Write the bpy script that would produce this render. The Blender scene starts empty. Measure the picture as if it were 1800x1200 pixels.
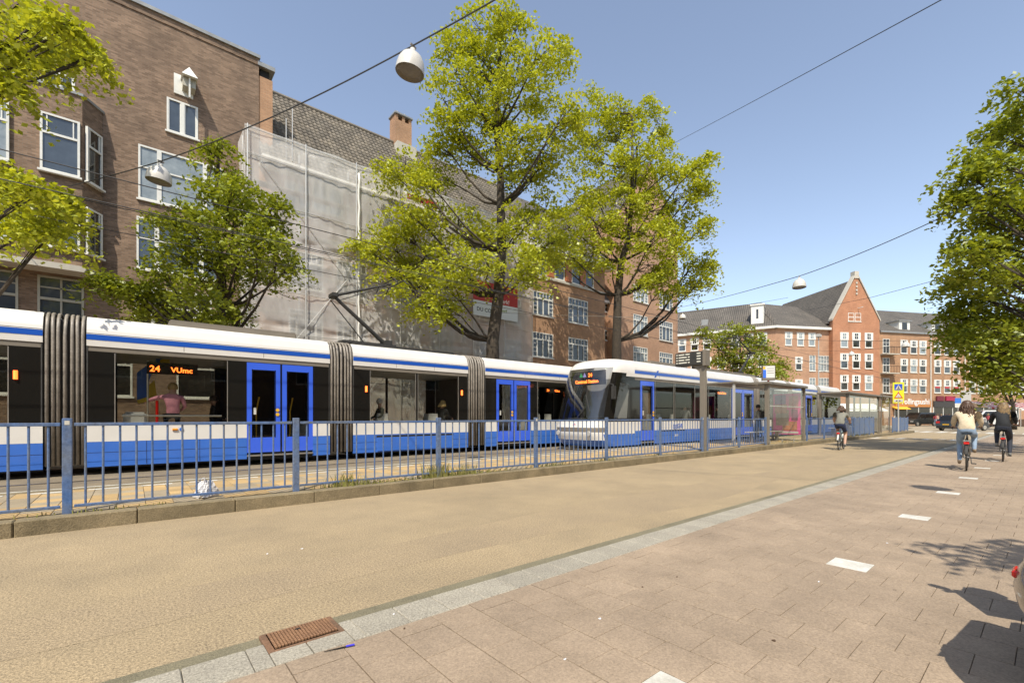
import bpy, bmesh, math, random
import numpy as np
from mathutils import Vector, Matrix
R=math.radians
scene=bpy.context.scene
# ---------------- camera, sky, sun, exposure ----------------
TH=R(50.0); F=797.0; CAMH=1.36; HOR=732.0
cam_d=bpy.data.cameras.new('camera'); cam=bpy.data.objects.new('camera',cam_d)
scene.collection.objects.link(cam); scene.camera=cam
cam.location=(0,0,CAMH); cam.rotation_euler=(R(90),0,TH-R(90))
cam_d.sensor_width=36; cam_d.lens=F/1800*36; cam_d.shift_y=(HOR-600)/1800
cam_d.clip_start=.05; cam_d.clip_end=2000
SUN_AZ=R(222); SUN_EL=R(54)          # where the sun stands, measured from +X
world=bpy.data.worlds.new('World'); scene.world=world; world.use_nodes=True
wn=world.node_tree.nodes; wl=world.node_tree.links
sky=wn.new('ShaderNodeTexSky'); sky.sky_type='NISHITA'; sky.sun_disc=False
sky.sun_elevation=SUN_EL; sky.sun_rotation=R(90)-SUN_AZ
sky.air_density=1.0; sky.dust_density=.7; sky.ozone_density=1.5; sky.altitude=0
bg=wn['Background']; bg.inputs['Strength'].default_value=.138
hs=wn.new('ShaderNodeHueSaturation'); hs.inputs['Saturation'].default_value=.80; wl.new(sky.outputs[0],hs.inputs['Color']); wl.new(hs.outputs[0],bg.inputs['Color'])
sd=bpy.data.lights.new('sun','SUN'); sd.energy=3.5; sd.angle=R(.5); sd.color=(1,.94,.83)
so=bpy.data.objects.new('sun',sd); scene.collection.objects.link(so)
so.rotation_euler=(R(90)-SUN_EL,0,SUN_AZ+R(90)); so.location=(-20,-20,40)
vs=scene.view_settings; vs.view_transform='Standard'; vs.look='None'; vs.gamma=1; vs.exposure=.72; vs.use_curve_mapping=False
# ---------------- pixel helpers: photo pixel -> point on a real plane ----------------
FWv=Vector((math.cos(TH),math.sin(TH),0)); RTv=Vector((math.sin(TH),-math.cos(TH),0)); CAM=Vector((0,0,CAMH))
def ray(x,y): return FWv+RTv*((x-900)/F)+Vector((0,0,(HOR-y)/F))
def dep(x,y,Z): return CAM+ray(x,y)*Z
def on_t(x,y,t): d=ray(x,y); return CAM+d*(t/d.y)
def on_z(x,y,z): d=ray(x,y); return CAM+d*((z-CAMH)/d.z)
def proj(p):
    q=Vector(p)-CAM; Z=q.dot(FWv)
    if Z<.05: return (1e6,1e6,Z)
    return (900+F*q.dot(RTv)/Z, HOR-F*q.z/Z, Z)
def in_frame(p,m=40):
    x,y,Z=proj(p); return Z>.1 and -m<x<1800+m and -m<y<1200+m
rng=random.Random(7); npr=np.random.default_rng(7)
# ---------------- mesh helpers ----------------
C=scene.collection
def link(o,parent=None,keep=True):
    C.objects.link(o)
    if parent is not None:
        o.parent=parent
    return o
def tag(o,label,cat,group=None,kind=None):
    if label: o['label']=label
    if cat: o['category']=cat
    if group: o['group']=group
    if kind: o['kind']=kind
    return o
def thing(name,label,cat,loc=(0,0,0),rz=0,group=None):
    o=bpy.data.objects.new(name,None); o.empty_display_size=.2; C.objects.link(o)
    o.location=loc; o.rotation_euler=(0,0,rz); tag(o,label,cat,group); return o
def struct(o,kind='structure'):
    o['kind']=kind; return o
class MB:
    def __init__(s): s.v=[]; s.f=[]
    def quad(s,*p):
        n=len(s.v); s.v+= [tuple(q) for q in p]; s.f.append(tuple(range(n,n+len(p)))); return s
    def box(s,x0,x1,y0,y1,z0,z1):
        n=len(s.v)
        s.v+=[(x0,y0,z0),(x1,y0,z0),(x1,y1,z0),(x0,y1,z0),(x0,y0,z1),(x1,y0,z1),(x1,y1,z1),(x0,y1,z1)]
        s.f+=[tuple(n+i for i in q) for q in ((0,3,2,1),(4,5,6,7),(0,1,5,4),(1,2,6,5),(2,3,7,6),(3,0,4,7))]; return s
    def prism(s,poly,axis,a0,a1):
        # poly: list of 2-D points; axis 0/1/2 is the extrusion axis
        n=len(s.v); k=len(poly)
        def P(p,a):
            return (a,p[0],p[1]) if axis==0 else ((p[0],a,p[1]) if axis==1 else (p[0],p[1],a))
        s.v+=[P(p,a0) for p in poly]+[P(p,a1) for p in poly]
        s.f.append(tuple(range(n+k-1,n-1,-1))); s.f.append(tuple(range(n+k,n+2*k)))
        for i in range(k):
            j=(i+1)%k; s.f.append((n+i,n+j,n+k+j,n+k+i))
        return s
    def tube(s,pts,r,n=6,cap=True):
        pts=[Vector(p) for p in pts]; m=len(pts)
        rr=r if isinstance(r,(list,tuple)) else [r]*m
        base=len(s.v); prev=None
        for i,p in enumerate(pts):
            d=(pts[min(i+1,m-1)]-pts[max(i-1,0)])
            if d.length<1e-9: d=Vector((0,0,1))
            d.normalize()
            if prev is None:
                a=d.orthogonal().normalized()
            else:
                a=prev-d*prev.dot(d)
                if a.length<1e-6: a=d.orthogonal()
                a.normalize()
            prev=a; b=d.cross(a)
            for k in range(n):
                an=2*math.pi*k/n; s.v.append(tuple(p+(a*math.cos(an)+b*math.sin(an))*rr[i]))
        for i in range(m-1):
            for k in range(n):
                k2=(k+1)%n; s.f.append((base+i*n+k,base+i*n+k2,base+(i+1)*n+k2,base+(i+1)*n+k))
        if cap:
            s.f.append(tuple(base+k for k in range(n-1,-1,-1))); s.f.append(tuple(base+(m-1)*n+k for k in range(n)))
        return s
    def lathe(s,prof,n=20,o=(0,0,0),axis='z'):
        base=len(s.v); m=len(prof)
        for (r,z) in prof:
            for k in range(n):
                an=2*math.pi*k/n; c,q=r*math.cos(an),r*math.sin(an)
                p=(c,q,z) if axis=='z' else ((c,z,q) if axis=='y' else (z,c,q))
                s.v.append((o[0]+p[0],o[1]+p[1],o[2]+p[2]))
        for i in range(m-1):
            for k in range(n):
                k2=(k+1)%n; q=(base+i*n+k,base+i*n+k2,base+(i+1)*n+k2,base+(i+1)*n+k)
                s.f.append(q if axis!='y' else q[::-1])
        return s
    def ring(s,o,rad,r,n=28,k=6,axis='y'):
        # torus
        base=len(s.v)
        for i in range(n):
            a=2*math.pi*i/n
            for j in range(k):
                b=2*math.pi*j/k; q=rad+r*math.cos(b); h=r*math.sin(b)
                p=(q*math.cos(a),h,q*math.sin(a)) if axis=='y' else ((h,q*math.cos(a),q*math.sin(a)) if axis=='x' else (q*math.cos(a),q*math.sin(a),h))
                s.v.append((o[0]+p[0],o[1]+p[1],o[2]+p[2]))
        for i in range(n):
            for j in range(k):
                i2=(i+1)%n; j2=(j+1)%k
                s.f.append((base+i*k+j,base+i2*k+j,base+i2*k+j2,base+i*k+j2))
        return s
    def grid(s,fn,nu,nv):
        base=len(s.v)
        for i in range(nu+1):
            for j in range(nv+1): s.v.append(tuple(fn(i/nu,j/nv)))
        for i in range(nu):
            for j in range(nv):
                a=base+i*(nv+1)+j; s.f.append((a,a+nv+1,a+nv+2,a+1))
        return s
    def mesh(s,name,mats,smooth=False,bevel=0,recalc=False):
        me=bpy.data.meshes.new(name); me.from_pydata(s.v,[],s.f)
        if bevel or recalc:
            bm=bmesh.new(); bm.from_mesh(me)
            bmesh.ops.recalc_face_normals(bm,faces=bm.faces)
            if bevel: bmesh.ops.bevel(bm,geom=list(bm.edges),offset=bevel,segments=1 if bevel<.02 else 2,affect='EDGES',clamp_overlap=True)
            bm.to_mesh(me); bm.free()
        for m in (mats if isinstance(mats,(list,tuple)) else [mats]): me.materials.append(m)
        if smooth: me.polygons.foreach_set('use_smooth',[True]*len(me.polygons))
        return me
    def build(s,name,mat,parent=None,smooth=False,bevel=0,loc=None,rz=0,recalc=False,world=False):
        me=s.mesh(name,mat,smooth,bevel,recalc)
        o=bpy.data.objects.new(name,me); link(o,parent)
        if world and parent is not None:
            o.location=-parent.location
        if loc is not None: o.location=loc
        if rz: o.rotation_euler=(0,0,rz)
        return o
def inst(me,name,parent=None,loc=(0,0,0),rz=0,sc=None):
    o=bpy.data.objects.new(name,me); link(o,parent); o.location=loc; o.rotation_euler=(0,0,rz)
    if sc: o.scale=sc
    return o
def dup(root,loc=None,rz=None,label=None,group=None):
    def cp(o,par):
        c=o.copy(); C.objects.link(c); c.parent=par
        for ch in o.children: cp(ch,c)
        return c
    r=cp(root,None)
    if loc is not None: r.location=loc
    if rz is not None: r.rotation_euler=(0,0,rz)
    if label: r['label']=label
    if group: r['group']=group
    return r
def text(s,size,mat,parent,loc,rot=(R(90),0,0),name='lettering',extrude=.004,align='LEFT',sx=1,bold=0):
    cu=bpy.data.curves.new(name,'FONT'); cu.body=s; cu.size=size; cu.extrude=extrude; cu.align_x=align; cu.offset=bold; cu.resolution_u=2
    t=bpy.data.objects.new(name,cu); C.objects.link(t)
    dg=bpy.context.evaluated_depsgraph_get(); me=bpy.data.meshes.new_from_object(t.evaluated_get(dg))
    bpy.data.objects.remove(t); bpy.data.curves.remove(cu)
    me.name=name; me.materials.clear(); me.materials.append(mat)
    o=bpy.data.objects.new(name,me); link(o,parent); o.location=loc; o.rotation_euler=rot; o.scale=(sx,1,1); return o
# ---------------- materials ----------------
def nodes(name):
    m=bpy.data.materials.new(name); m.use_nodes=True; nt=m.node_tree
    return m,nt.nodes,nt.links,nt.nodes['Principled BSDF']
def M(name,c1,c2=None,rough=.6,ns=6,bs=None,bstr=.15,metal=0,rnd=0,spec=.5,fine=None,coat=0,emit=None,es=1,detail=4,bdist=.01,wp=False,spots=0):
    m,n,l,b=nodes(name); c2=c2 or c1
    tc=n.new('ShaderNodeTexCoord')
    if wp:
        gp=n.new('ShaderNodeNewGeometry'); VEC=gp.outputs['Position']
    else: VEC=tc.outputs['Object']
    col=None
    if c1!=c2 or fine:
        no=n.new('ShaderNodeTexNoise'); no.inputs['Scale'].default_value=ns; no.inputs['Detail'].default_value=detail; no.inputs['Roughness'].default_value=.65
        l.new(VEC,no.inputs['Vector'])
        rp=n.new('ShaderNodeMapRange'); rp.inputs[1].default_value=.32; rp.inputs[2].default_value=.68
        l.new(no.outputs[0],rp.inputs[0])
        mx=n.new('ShaderNodeMix'); mx.data_type='RGBA'; mx.inputs[6].default_value=(*c1,1); mx.inputs[7].default_value=(*c2,1)
        l.new(rp.outputs[0],mx.inputs[0]); col=mx.outputs[2]
        if fine:
            n2=n.new('ShaderNodeTexNoise'); n2.inputs['Scale'].default_value=fine[0]; n2.inputs['Detail'].default_value=3; n2.inputs['Roughness'].default_value=.8
            l.new(VEC,n2.inputs['Vector'])
            r2=n.new('ShaderNodeMapRange'); r2.inputs[1].default_value=.3; r2.inputs[2].default_value=.7; r2.inputs[3].default_value=1-fine[1]; r2.inputs[4].default_value=1+fine[1]
            l.new(n2.outputs[0],r2.inputs[0])
            m2=n.new('ShaderNodeVectorMath'); m2.operation='SCALE'; l.new(col,m2.inputs[0]); l.new(r2.outputs[0],m2.inputs[3]); col=m2.outputs[0]
    if spots:
        vo=n.new('ShaderNodeTexVoronoi'); vo.inputs['Scale'].default_value=2.6; l.new(VEC,vo.inputs['Vector'])
        sp=n.new('ShaderNodeMapRange'); sp.inputs[1].default_value=.03; sp.inputs[2].default_value=.05; sp.inputs[3].default_value=1-spots; sp.inputs[4].default_value=1; l.new(vo.outputs['Distance'],sp.inputs[0])
        ln=n.new('ShaderNodeTexNoise'); ln.inputs['Scale'].default_value=.55; ln.inputs['Detail'].default_value=6; ln.inputs['Roughness'].default_value=.7; l.new(VEC,ln.inputs['Vector'])
        lr=n.new('ShaderNodeMapRange'); lr.inputs[1].default_value=.35; lr.inputs[2].default_value=.62; lr.inputs[3].default_value=(.80 if spots>.3 else .90); lr.inputs[4].default_value=1.06; l.new(ln.outputs[0],lr.inputs[0])
        pm=n.new('ShaderNodeMath'); pm.operation='MULTIPLY'; l.new(sp.outputs[0],pm.inputs[0]); l.new(lr.outputs[0],pm.inputs[1])
        ms_=n.new('ShaderNodeVectorMath'); ms_.operation='SCALE'; l.new(col,ms_.inputs[0]); l.new(pm.outputs[0],ms_.inputs[3]); col=ms_.outputs[0]
    if rnd:
        oi=n.new('ShaderNodeObjectInfo'); ge=n.new('ShaderNodeNewGeometry')
        ad=n.new('ShaderNodeMath'); ad.operation='ADD'; l.new(oi.outputs['Random'],ad.inputs[0]); l.new(ge.outputs['Random Per Island'],ad.inputs[1])
        fr=n.new('ShaderNodeMath'); fr.operation='FRACT'; l.new(ad.outputs[0],fr.inputs[0])
        r3=n.new('ShaderNodeMapRange'); r3.inputs[3].default_value=1-rnd; r3.inputs[4].default_value=1+rnd; l.new(fr.outputs[0],r3.inputs[0])
        m3=n.new('ShaderNodeVectorMath'); m3.operation='SCALE'
        if col: l.new(col,m3.inputs[0])
        else: m3.inputs[0].default_value=c1
        l.new(r3.outputs[0],m3.inputs[3]); col=m3.outputs[0]
    if col: l.new(col,b.inputs['Base Color'])
    else: b.inputs['Base Color'].default_value=(*c1,1)
    b.inputs['Roughness'].default_value=rough; b.inputs['Metallic'].default_value=metal
    b.inputs['Specular IOR Level'].default_value=spec; b.inputs['Coat Weight'].default_value=coat; b.inputs['Coat Roughness'].default_value=.05
    if bs:
        nb=n.new('ShaderNodeTexNoise'); nb.inputs['Scale'].default_value=bs; nb.inputs['Detail'].default_value=4; l.new(VEC,nb.inputs['Vector'])
        bu=n.new('ShaderNodeBump'); bu.inputs['Strength'].default_value=bstr; bu.inputs['Distance'].default_value=bdist
        l.new(nb.outputs[0],bu.inputs['Height']); l.new(bu.outputs[0],b.inputs['Normal'])
    if emit:
        b.inputs['Emission Color'].default_value=(*emit,1); b.inputs['Emission Strength'].default_value=es
    return m
def brickmat(name,c1,c2,mortar,bw=.22,rh=.065,ms=.008,vary=.35):
    m,n,l,b=nodes(name); tc=n.new('ShaderNodeTexCoord'); sx=n.new('ShaderNodeSeparateXYZ'); l.new(tc.outputs['Object'],sx.inputs[0])
    ad=n.new('ShaderNodeMath'); ad.operation='ADD'; l.new(sx.outputs[0],ad.inputs[0]); l.new(sx.outputs[1],ad.inputs[1])
    cb=n.new('ShaderNodeCombineXYZ'); l.new(ad.outputs[0],cb.inputs[0]); l.new(sx.outputs[2],cb.inputs[1])
    br=n.new('ShaderNodeTexBrick'); l.new(cb.outputs[0],br.inputs['Vector']); br.inputs['Scale'].default_value=1
    br.inputs['Brick Width'].default_value=bw; br.inputs['Row Height'].default_value=rh; br.inputs['Mortar Size'].default_value=ms
    br.inputs['Color1'].default_value=(*c1,1); br.inputs['Color2'].default_value=(*c2,1); br.inputs['Mortar'].default_value=(*mortar,1); br.inputs['Bias'].default_value=0
    no=n.new('ShaderNodeTexNoise'); no.inputs['Scale'].default_value=.6; no.inputs['Detail'].default_value=6; no.inputs['Roughness'].default_value=.7; l.new(tc.outputs['Object'],no.inputs['Vector'])
    rp=n.new('ShaderNodeMapRange'); rp.inputs[1].default_value=.3; rp.inputs[2].default_value=.7; rp.inputs[3].default_value=1-vary; rp.inputs[4].default_value=1+vary*.7; l.new(no.outputs[0],rp.inputs[0])
    ml=n.new('ShaderNodeVectorMath'); ml.operation='SCALE'; l.new(br.outputs['Color'],ml.inputs[0]); l.new(rp.outputs[0],ml.inputs[3])
    l.new(ml.outputs[0],b.inputs['Base Color']); b.inputs['Roughness'].default_value=.85
    bu=n.new('ShaderNodeBump'); bu.inputs['Strength'].default_value=.5; bu.inputs['Distance'].default_value=.01; bu.invert=True
    l.new(br.outputs['Fac'],bu.inputs['Height']); l.new(bu.outputs[0],b.inputs['Normal'])
    return m
def glassmat(name,tint,refl=1.0,rough=.02,ior=1.5):
    m=bpy.data.materials.new(name); m.use_nodes=True; nt=m.node_tree; n=nt.nodes; l=nt.links; n.remove(n['Principled BSDF'])
    out=n['Material Output']; t=n.new('ShaderNodeBsdfTransparent'); t.inputs[0].default_value=(*tint,1)
    g=n.new('ShaderNodeBsdfGlossy'); g.inputs['Roughness'].default_value=rough; g.inputs['Color'].default_value=(refl,refl,refl,1)
    fr=n.new('ShaderNodeFresnel'); fr.inputs[0].default_value=ior
    ge=n.new('ShaderNodeNewGeometry'); iv=n.new('ShaderNodeMath'); iv.operation='SUBTRACT'; iv.inputs[0].default_value=1; l.new(ge.outputs['Backfacing'],iv.inputs[1]); mu=n.new('ShaderNodeMath'); mu.operation='MULTIPLY'; l.new(fr.outputs[0],mu.inputs[0]); l.new(iv.outputs[0],mu.inputs[1])
    mx=n.new('ShaderNodeMixShader'); l.new(mu.outputs[0],mx.inputs[0]); l.new(t.outputs[0],mx.inputs[1]); l.new(g.outputs[0],mx.inputs[2]); l.new(mx.outputs[0],out.inputs[0])
    return m
WHITE=(.78,.75,.68)
m_road=M('road_asphalt',(.36,.27,.155),(.29,.22,.13),.9,ns=.9,bs=90,bstr=.7,fine=(60,.55),bdist=.012,spots=.25)
m_gutter=M('gutter_concrete',(.22,.19,.115),(.15,.13,.08),.9,ns=2,bs=120,bstr=.7,fine=(110,.4))
m_tile=M('paving_tile',(.345,.258,.175),(.295,.22,.148),.85,ns=3,bs=110,bstr=.4,fine=(70,.28),rnd=.05,wp=True,spots=.45)
m_joint=M('joint_sand',(.21,.155,.10),(.15,.115,.075),.95,ns=20,bs=200,bstr=.5)
m_grey=M('kerb_granite',(.34,.305,.235),(.28,.25,.195),.8,ns=4,fine=(75,.5),rnd=.08,bs=200,bstr=.3,wp=True)
m_white=M('white_paint_tile',(.62,.60,.53),(.46,.43,.36),.7,ns=5,fine=(50,.15),wp=True)
m_kerb=M('kerb_concrete',(.25,.195,.11),(.14,.11,.06),.9,ns=2.6,bs=60,bstr=.7,fine=(70,.4),rnd=.06,wp=True)
m_ptile_y=M('platform_tile_yellow',(.47,.31,.13),(.38,.26,.12),.85,ns=4,rnd=.15,fine=(70,.2),wp=True)
m_ptile_g=M('platform_tile_grey',(.34,.27,.17),(.28,.22,.14),.85,ns=4,rnd=.12,fine=(70,.2),wp=True)
m_bed=M('track_bed',(.22,.17,.105),(.15,.12,.08),.9,ns=1.5,fine=(70,.3),bs=90,bstr=.4)
m_steel=M('rail_steel',(.35,.32,.28),rough=.35,metal=1)
m_rust=M('rusty_iron',(.30,.16,.08),(.22,.115,.06),.8,ns=9,fine=(60,.3),bs=80,bstr=.3)
m_blue_f=M('fence_blue_paint',(.06,.13,.30),(.14,.16,.19),.5,ns=2.2,fine=(22,.3),detail=8,wp=True)
m_tw=M('tram_white',(.72,.68,.61),(.66,.62,.55),.3,ns=1.6,coat=.3,detail=8)
m_tb=M('tram_blue',(.045,.16,.56),(.04,.135,.47),.3,ns=1.8,coat=.4,detail=8)
m_ts=M('tram_stripe_blue',(.012,.085,.42),rough=.3,coat=.3)
m_door=M('tram_door_blue',(.045,.125,.68),rough=.25,coat=.4)
m_black=M('black_gloss',(.012,.011,.009),rough=.08)
m_dark=M('dark_rubber',(.025,.023,.02),(.04,.037,.03),.7,ns=10)
m_under=M('underframe',(.015,.014,.012),rough=.8)
m_bel=M('bellows_rib',(.30,.26,.21),(.19,.165,.13),.45,ns=4,fine=(30,.25))
m_belin=M('bellows_inner',(.045,.038,.03),(.03,.026,.02),.7,ns=5)
m_trim=M('aluminium_trim',(.55,.51,.44),rough=.35,metal=.8)
m_tglass=glassmat('tram_glass',(.80,.80,.77),1.0)
m_wind=glassmat('windscreen_glass',(.78,.80,.80),1.0,ior=1.75)
m_sglass=glassmat('shelter_glass',(.92,.94,.91),1.0)
m_orange=M('led_orange',(.9,.2,.02),emit=(1,.16,.02),es=3.0)
m_led=M('door_lamp_orange',(.9,.2,.03),emit=(1,.13,.02),es=2.2)
m_amber=M('amber_lamp',(.8,.28,.02),rough=.2)
m_red=M('red_lamp',(.6,.015,.01),rough=.2)
m_yellow=M('yellow_rail',(.75,.42,.02),rough=.4)
m_grayp=M('grey_powder_coat',(.20,.17,.13),(.17,.145,.11),.5,ns=3)
m_grayl=M('light_grey_plastic',(.42,.40,.36),rough=.5)
m_int=M('tram_interior',(.28,.27,.25),(.22,.21,.2),.6,ns=2)
m_seat=M('seat_light',(.55,.54,.52),rough=.5)
m_pane=M('house_pane',(.035,.045,.055),(.07,.085,.10),.04,ns=.8,spec=.9)
m_pane_c=M('house_pane_curtain',(.30,.33,.33),(.16,.19,.2),.12,ns=1.6,spec=.8)
m_pane_d=M('house_pane_dark',(.015,.014,.012),(.03,.028,.022),.05,ns=1.5,spec=.7)
m_wframe=M('white_window_frame',(.72,.70,.63),(.64,.62,.55),.5,ns=5)
m_cream=M('cream_window_frame',(.45,.42,.33),(.38,.35,.27),.55,ns=5)
m_brown=brickmat('brown_brick',(.15,.088,.05),(.29,.185,.115),(.20,.15,.105))
m_orangeb=brickmat('orange_brick',(.36,.19,.10),(.27,.14,.075),(.33,.23,.15),vary=.25)
m_salmon=brickmat('salmon_brick',(.46,.25,.145),(.38,.195,.11),(.42,.30,.2),vary=.22)
m_redb=brickmat('red_brick',(.44,.19,.095),(.37,.15,.07),(.40,.24,.15),vary=.2)
m_tan=brickmat('tan_brick',(.44,.235,.12),(.34,.175,.09),(.38,.26,.16),vary=.25)
m_rtile=M('roof_tile_grey',(.20,.165,.12),(.13,.11,.085),.8,ns=1.2,rnd=.28,fine=(25,.2),wp=True)
m_bark=M('bark',(.075,.055,.035),(.035,.028,.02),.95,ns=7,bs=25,bstr=.9,bdist=.04)
m_stone=M('light_stone',(.50,.46,.38),(.42,.38,.31),.8,ns=4)
m_zinc=M('zinc',(.33,.33,.31),(.25,.25,.24),.5,ns=3,metal=.3)
m_wire=M('wire_black',(.03,.028,.025),rough=.6)
m_wirel=M('wire_grey',(.22,.20,.17),rough=.5)
m_lampw=M('lamp_shade_white',(.62,.59,.52),(.55,.52,.45),.35,ns=6,coat=.3)
m_lampi=M('lamp_glass',(.17,.15,.11),(.13,.11,.08),.3,ns=9)
m_grass=M('grass_weed',(.16,.17,.03),(.28,.24,.07),.8,ns=15,rnd=.3)
m_bag=M('plastic_bag_white',(.75,.73,.72),(.62,.60,.60),.5,ns=14,bs=30,bstr=.6)
m_skin=M('skin',(.50,.30,.21),rough=.55)
# ---------------- ground, road, path ----------------
g=struct(MB().quad((-400,-400,-.05),(600,-400,-.05),(600,400,-.05),(-400,400,-.05)).build('ground',M('far_ground',(.30,.235,.15),(.25,.2,.13),.95,ns=.05,fine=(3,.12))))
KL=7.5; KR=2.98; PZ=.18
road=struct(MB().quad((-60,3.0,0),(52,3.0,0),(52,KL+.05,0),(-60,KL+.05,0)).build('road',m_road))
xing=struct(MB().quad((52,-60,-.004),(140,-60,-.004),(140,70,-.004),(52,70,-.004)).build('street_crossing',M('crossing_asphalt',(.36,.29,.19),(.29,.235,.16),.9,ns=.3,fine=(20,.2))))
gut=struct(MB().quad((-60,KR-.01,.004),(52,KR-.01,.004),(52,3.13,.002),(-60,3.13,.002)).build('gutter',m_gutter))
# dark seam in the asphalt, the edge of a repaired strip
struct(MB().grid(lambda a,b:(-20+70*a,4.15+.05*math.sin(a*60)+(b-.5)*(.9+.25*math.sin(a*37)),.0012),90,1).build('asphalt_patch',M('worn_asphalt',(.285,.215,.13),(.34,.255,.148),.9,ns=.9,fine=(60,.55),bs=90,bstr=.7,bdist=.012)))
# joint bed under path tiles
path=struct(MB().quad((-60,-3.6,.012),(52,-3.6,.012),(52,2.69,.012),(-60,2.69,.012)).build('cycle_path',m_joint))
T=.3; G=.003
def tile_mesh(name,sx,sy,h,mat,b=.004):
    return MB().box(-sx/2,sx/2,-sy/2,sy/2,-h,0).mesh(name,mat,bevel=b)
def tile_field(parent,name,cells,sx,sy,h,matf,limit=300,b=.002,jit=.0008,far=1e9):
    # cells: (x,y,z,key). The nearest seen ones are objects, the rest one joined piece per material
    me={}
    seen=[c for c in cells if in_frame((c[0],c[1],c[2]),30)]
    seen.sort(key=lambda c: proj(c[:3])[2])
    near=seen[:limit]; nearset=set((round(c[0],3),round(c[1],3)) for c in near)
    for c in near:
        if c[3] not in me: me[c[3]]=tile_mesh(name,sx-2*G,sy-G,h,matf[c[3]],b)
        o=inst(me[c[3]],name,parent,(c[0],c[1],c[2]+rng.uniform(-jit,jit)))
        o.rotation_euler=(rng.uniform(-.0015,.0015),rng.uniform(-.0015,.0015),rng.uniform(-.002,.002))
    rest={}
    for c in cells:
        if (round(c[0],3),round(c[1],3)) in nearset: continue
        m=rest.setdefault(c[3],MB()); z=c[2]+rng.uniform(-jit,jit); a,d=(sx-2*G)/2,(sy-G)/2; x,y=c[0],c[1]
        n=len(m.v); e=.003
        m.v+=[(x-a+e,y-d+e,z),(x+a-e,y-d+e,z),(x+a-e,y+d-e,z),(x-a+e,y+d-e,z),(x-a,y-d,z-e),(x+a,y-d,z-e),(x+a,y+d,z-e),(x-a,y+d,z-e)]
        m.f+=[(n,n+1,n+2,n+3),(n+4,n+5,n+1,n),(n+5,n+6,n+2,n+1),(n+6,n+7,n+3,n+2),(n+7,n+4,n,n+3)]
    for k,m in rest.items():
        o=m.build(name+'s',matf[k],parent); o['kind']='stuff'
PATHZ=.024
cells=[]
i0=int(-3/T)
for i in range(i0,int(46/T)):
    x=i*T-.11
    for j in range(-12,9):
        y=2.68-T/2-(j+12)*T+ (T/2 if i%2 else 0)
        if y>2.68-T/2+.001: continue
        if y<-3.4: continue
        w=0
        if abs(y-1.18)<.01 and i%2==1 and (i-17)%10==0: w=1
        cells.append((x,y,PATHZ,w))
# half tiles along the kerb stones on the shifted rows
tile_field(path,'paving_tile',cells,T,T,.05,{0:m_tile,1:m_white})
hm=MB()
for i in range(i0,int(46/T)):
    if i%2: hm.box(i*T-.11-T/2+.002,i*T-.11+T/2-.002,2.68-T/2+.002,2.68-.002,.005,PATHZ)
o=hm.build('half_tiles',m_tile,path); o['kind']='stuff'
# grey kerb stones
ks=thing('kerb','row of light grey granite kerb stones edging the pink paving',"kerb",(0,2.83,0))
me=MB().box(-.148,.148,-.147,.147,-.1,0).mesh('kerb_stone',m_grey,bevel=.006)
gx0,gx1=-1,-1
rest=MB(); n=0
for i in range(-10,170):
    x=i*.3+.05
    if .55<x<1.0 : continue
    if n<150 and in_frame((x,2.83,.03),60):
        o=inst(me,'kerb_stone',ks,(x,0,.026+rng.uniform(-.0015,.0015))); n+=1
    else: rest.box(x-.148,x+.148,-.147,.147,-.05,.026)
o=rest.build('kerb_stones',m_grey,ks); o['kind']='stuff'
ks['kind']='structure'
# gully grate in the kerb line
c=[on_z(456,1123,.06),on_z(577,1092,.06),on_z(607,1114,.06),on_z(479,1154,.06)]
gl=thing('gully_cover','rusty cast iron gully cover set in the kerb line beside the road','drain cover',(.81,2.98,0))
MB().box(-.215,.215,-.135,.135,-.03,.026).build('frame',M('rust_frame',(.20,.105,.055),(.14,.08,.045),.8,ns=8,fine=(50,.3)),gl,bevel=.006)
pl=MB().box(-.185,.185,-.118,.118,.0,.026).build('lid',M('rust_dark',(.13,.07,.035),(.09,.05,.03),.85,ns=9),gl,bevel=.003)
mb=MB()
for k in range(20):
    x=-.17+k*.0179
    for j in range(9): mb.box(x-.006,x+.006,-.105+j*.0238,-.105+j*.0238+.019,.026,.0355)
mb.build('ribs',m_rust,pl)
MB().box(-.03,.0,.045,.06,.033,.0385).build('lifting_hole',m_under,pl)
for x0,x1,y0,y1 in ((.5,.593,-.147,.147),(1.027,1.1,-.147,.147),(.597,.79,-.147,.012),(.796,1.023,-.147,.012)):
    MB().box(x0,x1,y0,y1,-.05,.026).build('kerb_stone',m_grey,ks,bevel=.004)
# pen
p=on_z(612,1136,.028)
pn=thing('pen','blue capped pen lying on the pink paving beside the gully cover','pen',(p.x,p.y,.028),R(-12))
MB().tube([(-.13,0,.004),(-.005,0,.004)],[.0022,.0042],8).build('barrel',m_black,pn)
MB().tube([(-.012,0,.0055),(.035,0,.0055)],.0058,8).build('cap',M('pen_blue',(.06,.05,.55),rough=.3),pn)
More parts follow.
